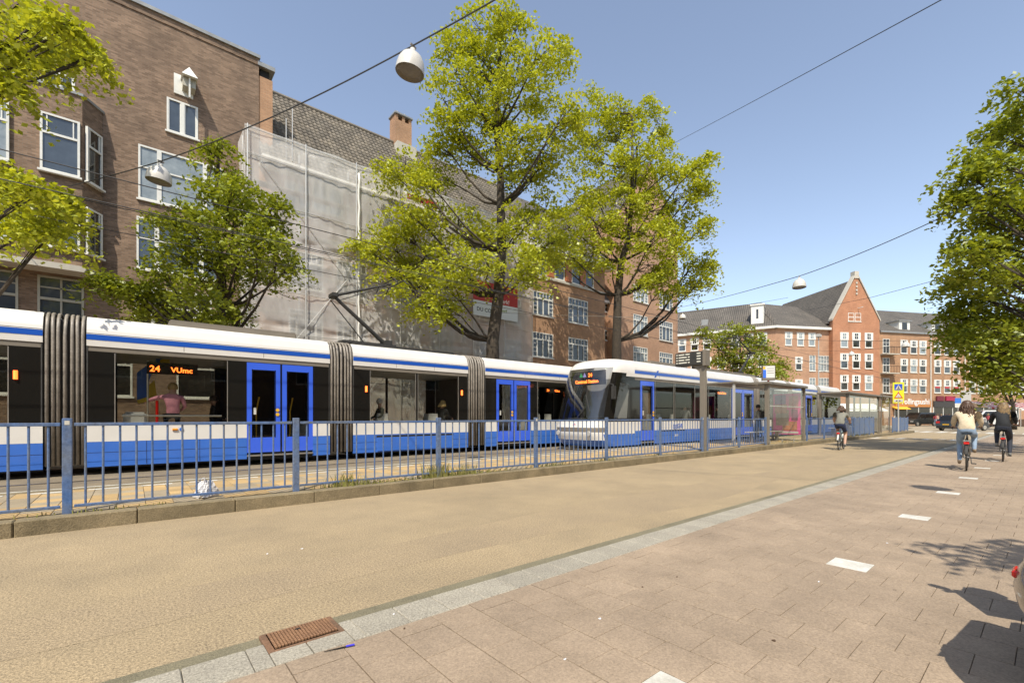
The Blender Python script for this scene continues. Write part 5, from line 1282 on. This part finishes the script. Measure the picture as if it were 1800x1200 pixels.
# ---------------- people, bicycles, vehicles ----------------
def skin_mesh(J,edges,subdiv=1):
    names=list(J); idx={n:i for i,n in enumerate(names)}
    me=bpy.data.meshes.new('body'); me.from_pydata([J[n][0] for n in names],[(idx[a],idx[b]) for a,b in edges],[])
    o=bpy.data.objects.new('body',me); C.objects.link(o)
    sk=o.modifiers.new('s','SKIN'); sk.use_smooth_shade=True; sk.branch_smoothing=.6
    for i,n in enumerate(names):
        r=J[n][1]; me.skin_vertices[0].data[i].radius=(r,r) if not isinstance(r,tuple) else r
        me.skin_vertices[0].data[i].use_root=(n=='pelvis')
    if subdiv: o.modifiers.new('u','SUBSURF').levels=subdiv
    dg=bpy.context.evaluated_depsgraph_get(); dg.update()
    out=bpy.data.meshes.new_from_object(o.evaluated_get(dg)); bpy.data.objects.remove(o); return out
BASE_E=[('pelvis','waist'),('waist','chest'),('chest','neck'),('neck','head'),('head','crown')]
for s_ in 'LR': BASE_E+=[('chest','shoulder'+s_),('shoulder'+s_,'elbow'+s_),('elbow'+s_,'wrist'+s_),('wrist'+s_,'palm'+s_),('pelvis','hip'+s_),('hip'+s_,'knee'+s_),('knee'+s_,'ankle'+s_),('ankle'+s_,'toe'+s_)]
def region(e):
    n=e[1]
    if n[:4] in('neck','head') or n=='crown': return 0
    if n.startswith('palm'): return 0
    if n[:5] in('shoul','elbow','wrist') or n in('waist','chest'): return 1
    if n[:4]in('hip','hipL','hipR','knee') or n[:3]=='hip': return 2
    if n[:5]=='ankle': return 3
    return 4
def person(label,J,mats,loc,rz=0,group=None,hair=None,bare_arm=False,bare_leg=False,scale=1,fingers=True,half=False):
    """mats: skin, top, trousers, shoes"""
    E_=[e for e in BASE_E if e[0] in J and e[1] in J]
    me=skin_mesh(J,E_)
    bm=bmesh.new(); bm.from_mesh(me)
    if fingers:
        for s_ in 'LR':
            if 'palm'+s_ not in J: continue
            p=Vector(J['palm'+s_][0]); w=Vector(J['wrist'+s_][0]); d=(p-w).normalized(); sd=d.cross(Vector((0,0,1)))
            if sd.length<.1: sd=Vector((0,1,0))
            sd.normalize()
            t=MB()
            for k in range(4):
                L_=(.062,.072,.068,.052)[k]; b0=p+sd*(-.027+.018*k); t.tube([b0,b0+d*L_*.5+Vector((0,0,-.006)),b0+d*L_*.8+Vector((0,0,-.035))],[.0095,.009,.007],6)
            sg=-1 if s_=='L' else 1
            b0=w.lerp(p,.5)-sd*.03*(1); t.tube([b0,b0-sd*.02+d*.03,b0-sd*.022+d*.055+Vector((0,0,-.015))],[.011,.010,.008],6)
            n0_=len(bm.verts); vs_=[bm.verts.new(v) for v in t.v]
            for f_ in t.f: bm.faces.new([vs_[i] for i in f_])
    bm.to_mesh(me); bm.free()
    for m in mats+[mats[3]]: me.materials.append(m)
    segs=[(Vector(J[a][0]),Vector(J[b][0]),region((a,b)),(a,b)) for a,b in E_]
    for f_ in me.polygons:
        c=f_.center; best=(9,0)
        for a,b,rg,e in segs:
            ab=b-a; t=max(0,min(1,(c-a).dot(ab)/max(ab.length_squared,1e-9))); d=(c-a-ab*t).length
            if d<best[0]:
                r_=rg
                if e[1][:5]=='wrist' and bare_arm: r_=0
                if e[1][:5]=='elbow' and bare_arm and t>.55: r_=0
                if rg==3: r_=0 if bare_leg else 2
                if rg==3 and t>.9: r_=3
                if e[1][:4]=='knee' and bare_leg and t>.75: r_=0
                if e==('chest','neck'): r_=1 if t<.6 else 0
                if rg==4: r_=3
                best=(d,r_)
        f_.material_index=best[1]
    me.polygons.foreach_set('use_smooth',[True]*len(me.polygons))
    root=thing('person',label,'person',loc,rz,group); root.scale=(scale,)*3
    inst(me,'body',root)
    h=Vector(J['head'][0]); cr=Vector(J['crown'][0]); 
    if hair:
        mat,length,kind=hair; m=MB(); rr=random.Random(int(loc[0]*7)+3); up=(cr-h).normalized()
        cen=h+up*.045
        m.lathe([(0,.118),(.05,.108),(.085,.075),(.104,.025),(.106,-.02),(.098,-.055)],16,tuple(cen))
        if length>.05:
            for k in range(70):
                a=rr.uniform(math.pi*.42,math.pi*1.58); rad=.100
                p0=cen+Vector((math.cos(a)*.06,math.sin(a)*.06,.09)); p1=cen+Vector((math.cos(a)*rad,math.sin(a)*rad,.0))
                L_=length*rr.uniform(.75,1.05); wv=rr.uniform(.01,.035) if kind=='wavy' else .008
                pts=[p0,p1]+[p1+Vector((-.05*(i/6)+wv*math.sin(i*1.6+k)+math.cos(a)*.05*i/6,math.sin(a)*.05*(i/6)+wv*math.cos(i*1.9+k*2),-L_*i/6)) for i in range(1,7)]
                m.tube(pts,[.012,.018,.019,.019,.018,.016,.012,.004],5)
        m.build('hair',mat,root,smooth=True)
    # face
    fc=MB(); fx=h+Vector((.085,0,.02)); fc.tube([fx+Vector((-.01,0,.03)),fx+Vector((.022,0,-.01)),fx+Vector((-.005,0,-.02))],[.008,.014,.008],6); fc.build('nose',mats[0],root,smooth=True)
    ey=MB()
    for s_ in (-1,1): ey.lathe([(0,-.01),(.010,-.006),(.012,0),(.010,.006),(0,.01)],8,(fx.x-.012,s_*.032,fx.z+.03))
    ey.build('eyes',m_black,root); MB().box(fx.x-.02,fx.x-.002,-.022,.022,fx.z-.052,fx.z-.043).build('mouth',M('lips',(.35,.12,.10)),root)
    return root
def J_ride(lean=.12,knee_up='L',h=1.0):
    J={'pelvis':((.16,0,.99),(.16,.18)),'waist':((.19,0,1.15),(.15,.17)),'chest':((.16+lean+.04,0,1.36),(.16,.19)),'neck':((.16+lean+.12,0,1.50),.055),'head':((.16+lean+.15,0,1.59),.088),'crown':((.16+lean+.15,0,1.70),.072)}
    sx_,sz=.16+lean+.07,1.42
    for s_,sg in (('L',1),('R',-1)):
        up=s_==knee_up
        J['shoulder'+s_]=((sx_,sg*.18,sz),.078); J['elbow'+s_]=((sx_+.16,sg*.25,1.18),.058); J['wrist'+s_]=((.70,sg*.25,1.10),.030); J['palm'+s_]=((.78,sg*.245,1.08),.032)
        J['hip'+s_]=((.18,sg*.10,.93),.105); J['knee'+s_]=((.56,sg*.13,.86 if up else .66),.068); J['ankle'+s_]=((.42 if up else .34,sg*.13,.48 if up else .20),.042); J['toe'+s_]=((.58 if up else .50,sg*.14,.44 if up else .15),.035)
    return J
def J_stand(step=.0,arm=0):
    J={'pelvis':((0,0,.95),.13),'waist':((0,0,1.12),.12),'chest':((.01,0,1.36),.14),'neck':((.02,0,1.52),.055),'head':((.04,0,1.62),.088),'crown':((.04,0,1.73),.072)}
    for s_,sg in (('L',1),('R',-1)):
        J['shoulder'+s_]=((.01,sg*.18,1.43),.06); J['elbow'+s_]=((-.03+arm,sg*.24,1.16),.045); J['wrist'+s_]=((.08+arm,sg*.23,.93+arm*.6),.03); J['palm'+s_]=((.11+arm,sg*.22,.85+arm*.7),.03)
        J['hip'+s_]=((0,sg*.09,.9),.10); J['knee'+s_]=((sg*step*.5+.03,sg*.1,.5),.062); J['ankle'+s_]=((sg*step-.02,sg*.1,.09),.04); J['toe'+s_]=((sg*step+.13,sg*.11,.04),.034)
    return J
def J_sit():
    J={'pelvis':((0,0,.55),.13),'waist':((-.02,0,.72),.125),'chest':((-.02,0,.96),.145),'neck':((.0,0,1.11),.055),'head':((.02,0,1.21),.09),'crown':((.02,0,1.32),.074)}
    for s_,sg in (('L',1),('R',-1)):
        J['shoulder'+s_]=((-.02,sg*.18,1.03),.062); J['elbow'+s_]=((.05,sg*.25,.78),.046); J['wrist'+s_]=((.26,sg*.20,.70),.03); J['palm'+s_]=((.33,sg*.18,.69),.03)
        J['hip'+s_]=((.03,sg*.1,.52),.10); J['knee'+s_]=((.43,sg*.12,.52),.065); J['ankle'+s_]=((.45,sg*.12,.10),.042); J['toe'+s_]=((.60,sg*.12,.05),.035)
    return J
def cl(n,c,r=.8): return M(n,c,tuple(v*.75 for v in c),r,ns=12,bs=25,bstr=.35)
jeans=cl('jeans_light',(.30,.40,.52)); dkj=cl('trousers_dark',(.03,.035,.05)); cream=cl('jacket_cream',(.68,.56,.38)); blk=cl('coat_black',(.012,.013,.014)); shoe=cl('shoe_tan',(.40,.30,.2)); shoew=cl('shoe_grey',(.32,.32,.29)); navy=cl('shorts_navy',(.025,.035,.085)); camo=cl('top_grey_print',(.22,.21,.17))
hairb=M('hair_brown',(.10,.05,.025),(.05,.025,.013),.5,ns=30); hairl=M('hair_blond_brown',(.30,.19,.08),(.09,.06,.03),.5,ns=14); hairw=M('hair_white',(.62,.58,.52),(.5,.46,.4),.5,ns=20); hairy=M('hair_blond',(.50,.35,.13),(.35,.24,.1),.5,ns=20); haird=M('hair_dark',(.03,.02,.014),rough=.5)
m_bmet=M('bike_steel',(.25,.24,.22),rough=.4,metal=.7)
def bicycle(label,loc,rz,fc,guard,rack=True):
    r=thing('bicycle',label,'bicycle',loc,rz,'bicycles ridden away down the street'); mf=M('bike_frame',fc,rough=.35); met=m_bmet; WR=.335
    for x,nm in ((0,'rear'),(1.07,'front')):
        w=MB().ring((x,0,WR),WR-.02,.02,30,6).build('wheel',m_dark,r); MB().ring((x,0,WR),WR-.045,.011,30,5).build('rim',met,w)
        sp=MB()
        for k in range(18):
            a=2*math.pi*k/18; sp.tube([(x,.02*(-1)**k,WR),(x+math.cos(a)*(WR-.045),0,WR+math.sin(a)*(WR-.045))],.0016,3)
        sp.build('spokes',met,w); MB().tube([(x,-.05,WR),(x,.05,WR)],.025,8).build('hub',met,w)
        gm=MB()
        def gf(u,v,x=x): 
            a=math.radians(20+150*u) if x>.5 else math.radians(15+165*u); return (x-math.cos(a)*(WR+.02) if True else 0,(v-.5)*.055,WR+math.sin(a)*(WR+.02)+.004*(1-abs(v-.5)*2))
        gm.grid(gf,16,2); gm.grid(lambda u,v:(lambda p:(p[0],p[1],p[2]-.004))(gf(1-u,v)),16,2); gm.build('mudguard',guard,r)
    f=MB(); bb=(.43,0,.30); st=(.20,0,.84); hd=(.86,0,.82); hl=(.90,0,.62)
    f.tube([bb,st],.016,8).tube([bb,hl],.018,8).tube([(.30,0,.60),hd],.016,8).tube([hd,hl],.02,8)
    for s_ in (-1,1): f.tube([(0,s_*.06,WR),bb],.010,6).tube([(0,s_*.06,WR),(.22,s_*.02,.78)],.009,6).tube([(1.07,s_*.05,WR),(.91,s_*.04,.62)],.012,6)
    f.build('frame',mf,r,smooth=True)
    MB().tube([(.20,0,.82),(.18,0,.92)],.013,8).build('seat_post',met,r)
    sd=MB().grid(lambda u,v:(.04+.28*u,(v-.5)*(.20*(1-u)**.8+.045),.955-.02*abs(v-.5)*2+.015*math.sin(u*3)),8,6); sd.grid(lambda u,v:(.04+.28*u,(.5-v)*(.20*(1-u)**.8+.045),.90),8,6); sd.build('saddle',m_dark,r,smooth=True)
    h=MB().tube([(.86,0,.82),(.82,0,1.06)],.014,8).tube([(.64,-.27,1.03),(.76,-.27,1.05),(.85,-.16,1.07),(.84,0,1.06),(.85,.16,1.07),(.76,.27,1.05),(.64,.27,1.03)],.012,8).build('handlebar',met,r)
    for s_ in (-1,1): MB().tube([(.62,s_*.27,1.025),(.75,s_*.27,1.05)],.017,8).build('grip',m_dark,h)
    MB().box(-.02,.40,-.045,-.03,.25,.37).build('chain_guard',m_dark,r,bevel=.006)
    ck=MB().tube([(.43,-.07,.30),(.34,-.08,.16)],.010,6).tube([(.43,.07,.30),(.52,.08,.44)],.010,6).build('crank',m_dark,r); MB().box(.28,.40,-.17,-.08,.15,.17).build('pedal',m_dark,ck); MB().box(.46,.58,.08,.17,.43,.45).build('pedal',m_dark,ck)
    if rack:
        MB().tube([(-.20,-.06,.74),(.16,-.06,.76)],.007,5).tube([(-.20,.06,.74),(.16,.06,.76)],.007,5).tube([(-.20,-.06,.74),(-.20,.06,.74)],.007,5).tube([(-.1,-.06,.74),(0,-.06,WR)],.006,5).tube([(-.1,.06,.74),(0,.06,WR)],.006,5).tube([(-.05,-.06,.745),(-.05,.06,.745)],.006,5).build('rack',met,r)
    MB().box(-.225,-.195,-.05,.05,.66,.715).build('rear_light',m_red,r,bevel=.008)
    return r
wg=M('guard_white',(.6,.58,.53),rough=.4)
def spot(px,py): p=on_z(px,py,.026 if px>1600 else 0); return p
pB=spot(1699,827); pC=spot(1763,811); pA=spot(1475,791)
for p in (pB,pC): p.z=.026
bicycle('bicycle with red rear light ridden by the person in the cream jacket',pB,R(4),(.05,.045,.04),m_dark)
person('person in cream jacket and light jeans riding away, long wavy brown hair',J_ride(.10,'R'),[m_skin,cream,jeans,shoe],pB,R(4),hair=(hairb,.46,'wavy'))
bicycle('dark bicycle with red light ridden by the person in black',pC,R(2),(.02,.03,.05),m_dark)
person('person in black coat and dark trousers riding away, long blond brown hair',J_ride(.14,'L'),[m_skin,blk,dkj,shoew],pC,R(2),hair=(hairl,.44,'straight'),scale=1.02)
bicycle('bicycle with white mudguards ridden on the road beside the platform kerb',pA,R(6),(.25,.33,.33),wg)
person('person in grey top and navy shorts riding on the road beside the kerb',J_ride(.20,'L'),[m_skin,camo,navy,shoew],pA,R(6),hair=(hairb,.10,'straight'),bare_arm=True,bare_leg=True,scale=1.04)
# passengers: seated or standing inside the trams
pink=cl('shirt_pink',(.72,.30,.38)); dg_=cl('coat_dark_green',(.05,.055,.04)); gr_=cl('coat_grey',(.25,.25,.25))
def pax(px,t,z,rz,J,top,hair,label,tr=dkj,sc=1):
    s_=on_t(px,700,t).x; return person(label,J,[m_skin,top,tr,m_dark],(s_,t,z),rz,hair=hair,fingers=True,scale=sc)
Jp=J_sit(); Jp['elbowR']=((.06,-.40,.95),.05); Jp['wristR']=((.22,-.55,.88),.034); Jp['palmR']=((.26,-.62,.87),.03)
Jp={k:v for k,v in Jp.items()}
# back to the window, arm stretched to a pole
pax(304,S1+.42,.84,R(90),{k:((v[0][0],-v[0][1],v[0][2]),v[1]) for k,v in Jp.items()},pink,(hairy,.05,'straight'),'person in pink shirt sitting with their back to the long tram window')
pax(668,S1+.65,.60,R(180),J_sit(),dg_,(hairw,.03,'straight'),'white haired person in dark coat seated in the tram window')
pax(778,S1+.65,.60,R(20),J_sit(),blk,(hairy,.14,'straight'),'blond person in dark coat seated in the tram window')
pax(374,S1+1.5,.60,R(0),J_sit(),blk,(haird,.04,'straight'),'dark haired passenger seated behind the person in pink')
pax(1204,S2+.75,.60,R(0),J_sit(),gr_,(haird,.04,'straight'),'passenger in grey seated near the front of the platform tram')
pax(1260,S2+.7,.60,R(0),J_sit(),blk,(haird,.05,'straight'),'passenger in black seated before the magenta reflection')
pax(1277,S2+1.0,.40,R(180),J_stand(),blk,(hairw,.03,'straight'),'standing passenger in black with light hair inside the platform tram')
pz_=on_t(1334,735,9.2); person('person in light grey jacket with backpack boarding the tram',J_stand(.12,.1),[m_skin,cl('jacket_light_grey',(.45,.45,.42)),dkj,m_dark],(pz_.x,9.2,PZ),R(80),hair=(haird,.04,'straight'))
q=thing('backpack','dark backpack on the back of the boarding person','backpack',(pz_.x,9.2,PZ)); MB().box(-.15,.15,-.30,-.14,1.02,1.45).build('bag',m_dark,q,bevel=.05); MB().tube([(-.11,-.15,1.42),(-.11,-.02,1.5),(-.11,.1,1.38)],.02,5).tube([(.11,-.15,1.42),(.11,-.02,1.5),(.11,.1,1.38)],.02,5).build('strap',m_dark,q)
# people by the shops
cols=[(.35,.05,.06),(.5,.32,.25),(.06,.07,.12),(.03,.03,.03),(.45,.4,.35)]
for k,(px,Z) in enumerate(((1645,64),(1649,63),(1655,64.5),(1662,63),(1668,65),(1737,60))):
    p=dep(px,HOR,Z); person(('person in dark red top','person in pale pink top','person in navy coat','person in black coat','person in beige coat','person in black standing at the white van')[k]+' near the shop front',J_stand(.15,.05*k),[m_skin,cl('coat_%d'%k,cols[k%5]),dkj if k%2 else jeans,m_dark],(p.x,p.y,0),R(70*k),hair=((haird,hairb,hairl)[k%3],.06,'straight'),fingers=False,group='people by the shops')
# ---- vehicles
def vehicle(name,label,loc,rz,L,W,H,belt,paint,kind):
    r=thing(name,label,'van' if kind=='van' else 'car',loc,rz); h=L/2
    if kind=='van':
        low=[(-h,.32),(-h,belt),(h-1.0,belt),(h-.15,belt-.28),(h,.62),(h-.02,.30)]; gb=(-h+.03,h-.95); gt=(-h+.12,h-1.75)
    else:
        low=[(-h,.40),(-h+.02,.78),(-h+.06,belt),(h-1.25,belt),(h-.35,belt-.16),(h-.04,.62),(h,.32),(h-.1,.24),(-h+.1,.24)]; gb=(-h+.08,h-1.15); gt=(-h+.55,h-2.0)
    b=MB().prism(low,1,-W/2,W/2).build('body',paint,r,bevel=.06,recalc=True)
    i0,i1=.04,.17
    B=[(gb[0],-W/2+i0,belt-.03),(gb[1],-W/2+i0,belt-.03),(gb[1],W/2-i0,belt-.03),(gb[0],W/2-i0,belt-.03)]; T_=[(gt[0],-W/2+i1,H),(gt[1],-W/2+i1,H),(gt[1],W/2-i1,H),(gt[0],W/2-i1,H)]
    m=MB(); m.v=B+T_; m.f=[(0,3,2,1),(4,5,6,7),(0,1,5,4),(1,2,6,5),(2,3,7,6),(3,0,4,7)]; cab_=m.build('cabin',paint,r,bevel=.05,recalc=True)
    def panel(q,a0,a1,b0,b1,name,mat):
        P=[Vector(B[q[0]]),Vector(B[q[1]]),Vector(T_[q[1]]),Vector(T_[q[0]])]; nr=(P[1]-P[0]).cross(P[3]-P[0]).normalized()*.008
        f=lambda u,v:(P[0].lerp(P[1],u)).lerp(P[3].lerp(P[2],u),v)
        Q=[f(a0,b0),f(a1,b0),f(a1,b1),f(a0,b1)]; mm=MB(); mm.quad(*[x+nr for x in Q]); mm.quad(*[x-nr for x in Q][::-1])
        for i in range(4): a,c=Q[i],Q[(i+1)%4]; mm.quad(a-nr,c-nr,c+nr,a+nr)
        return mm.build(name,mat,cab_,recalc=True)
    gm=m_black
    for q,flip in (((0,1),0),((2,3),1)):
        for a0,a1 in ((.04,.34),(.36,.64),(.66,.93)): 
            x0,x1=(a0,a1) if not flip else (1-a1,1-a0); panel(q,x0,x1,.12,.86,'side_window',gm)
    panel((1,2),.06,.94,.08,.92,'windscreen',gm); panel((3,0),.08,.92,.15,.88,'rear_window',gm)
    for x in (-h+.78,h-.82):
        for y in (-W/2+.02,W/2-.02):
            w=MB().lathe([(0,-.10),(.27,-.10),(.32,-.07),(.32,.07),(.27,.10),(0,.10)],22,(x,y,.32),'y').build('wheel',m_dark,r,recalc=True); MB().lathe([(0,-.112),(.20,-.112),(.21,-.09),(.21,.09),(.20,.112),(0,.112)],14,(x,y,.32),'y').build('rim',m_trim,w,recalc=True)
    for y in (-W/2+.22,W/2-.22):
        MB().box(-h-.012,-h+.03,y-.15,y+.15,.72,.92).build('tail_light',m_red,b); MB().box(h-.14,h-.03,y-.16,y+.16,.60,.74).build('headlight',m_grayl,b)
        MB().box(gb[1]-.35,gb[1]-.2,math.copysign(W/2+.02,y),math.copysign(W/2+.16,y),belt,belt+.16).build('mirror',m_dark,r,bevel=.02) if y>0 else MB().box(gb[1]-.35,gb[1]-.2,-W/2-.16,-W/2-.02,belt,belt+.16).build('mirror',m_dark,r,bevel=.02)
    MB().box(-h-.02,-h+.01,-.26,.26,.55,.66).build('number_plate',m_yellow,b); MB().box(-h-.02,h+.02,-W/2+.05,W/2-.05,.26,.40).build('bumper',m_dark,b,bevel=.03)
    return r
pdark=M('paint_dark_blue_black',(.012,.016,.024),rough=.25,coat=.6); pblk=M('paint_black',(.014,.015,.013),rough=.25,coat=.6); pwh=M('paint_white',(.65,.64,.6),rough=.3,coat=.5)
p=dep(1692,HOR,44); vehicle('parked_car','dark hatchback with red tail lights driving onto the crossing',(p.x,p.y,0),R(-28),4.2,1.8,1.5,.95,pdark,'car')
p=dep(1614,HOR,66); vehicle('delivery_van','black passenger van standing in front of the sushi shop',(p.x,p.y,0),R(155),4.9,1.9,1.95,1.12,pblk,'van')
p=dep(1739,HOR,61); vehicle('delivery_van','white van parked under the striped market awning',(p.x,p.y,0),R(110),4.9,1.95,2.2,1.15,pwh,'van')
p=dep(1512,HOR,60); vehicle('parked_car','dark car parked behind the far shelter below the white awning',(p.x,p.y,0),R(150),4.3,1.8,1.5,.95,pdark,'car')
# ---- parked moped at the edge of the path
mo=thing('parked_moped','grey bronze moped with red side reflector parked on the pink paving','moped',(3.74,-.135,.026),R(-1))
mc=M('moped_bronze',(.22,.17,.115),(.18,.14,.09),.25,ns=4,coat=.6)
def cowl(u,v):
    a=-math.pi/2+v*2*math.pi; x=-.82+.85*u; e=math.sin(math.pi*min(1,.12+u*.88))**.5
    return (x,.25*e*math.cos(a),.56+.22*e*math.sin(a)-.05*(1-u))
MB().grid(cowl,14,20).build('rear_cowl',mc,mo,smooth=True)
MB().grid(lambda u,v:(-.72+.80*u,(v-.5)*.30*(1-.3*u),.80+.05*math.sin(v*math.pi)-.03*u),10,6).grid(lambda u,v:(-.72+.80*u,(.5-v)*.30*(1-.3*u),.72),10,6).build('seat',m_dark,mo,smooth=True)
MB().box(-.1,.5,-.17,.17,.26,.32).build('footboard',m_dark,mo,bevel=.02)
MB().grid(lambda u,v:(.50+.10*u+.06*math.cos((v-.5)*3),(v-.5)*.56*(1-.3*u),.30+.62*u),10,8).grid(lambda u,v:(.53+.10*u+.06*math.cos((v-.5)*3),(.5-v)*.56*(1-.3*u),.30+.62*u),10,8).build('leg_shield',mc,mo,smooth=True)
hb=MB().tube([(.50,-.2,.98),(.58,-.1,1.0),(.6,0,1.0),(.58,.1,1.0),(.50,.2,.98)],.022,8).build('handlebar',m_dark,mo)
MB().box(.54,.76,-.1,.1,.9,1.06).build('head_unit',mc,mo,bevel=.04)
for s_ in (-1,1): mm_=MB().tube([(.52,s_*.14,1.0),(.48,s_*.14,1.16)],.008,6).build('mirror_stalk',m_dark,hb); MB().lathe([(0,-.02),(.06,-.015),(.065,0),(.06,.012),(0,.015)],14,(.47,s_*.13,1.2),'x').build('mirror',m_dark,hb,recalc=True)
for x in (-.52,.68):
    w=MB().ring((x,0,.22),.165,.055,24,8).build('wheel',m_dark,mo,smooth=True); MB().lathe([(0,-.04),(.12,-.04),(.12,.04),(0,.04)],16,(x,0,.22),'y').build('rim',m_trim,w,recalc=True)
MB().box(-.60,.60,-.07,.07,.2,.36).build('engine',m_under,mo,bevel=.03)
MB().box(-.52,-.40,.225,.252,.565,.60).build('side_reflector',m_red,mo,bevel=.008); MB().box(-.86,-.80,-.09,.09,.60,.70).build('tail_light',m_red,mo,bevel=.02)
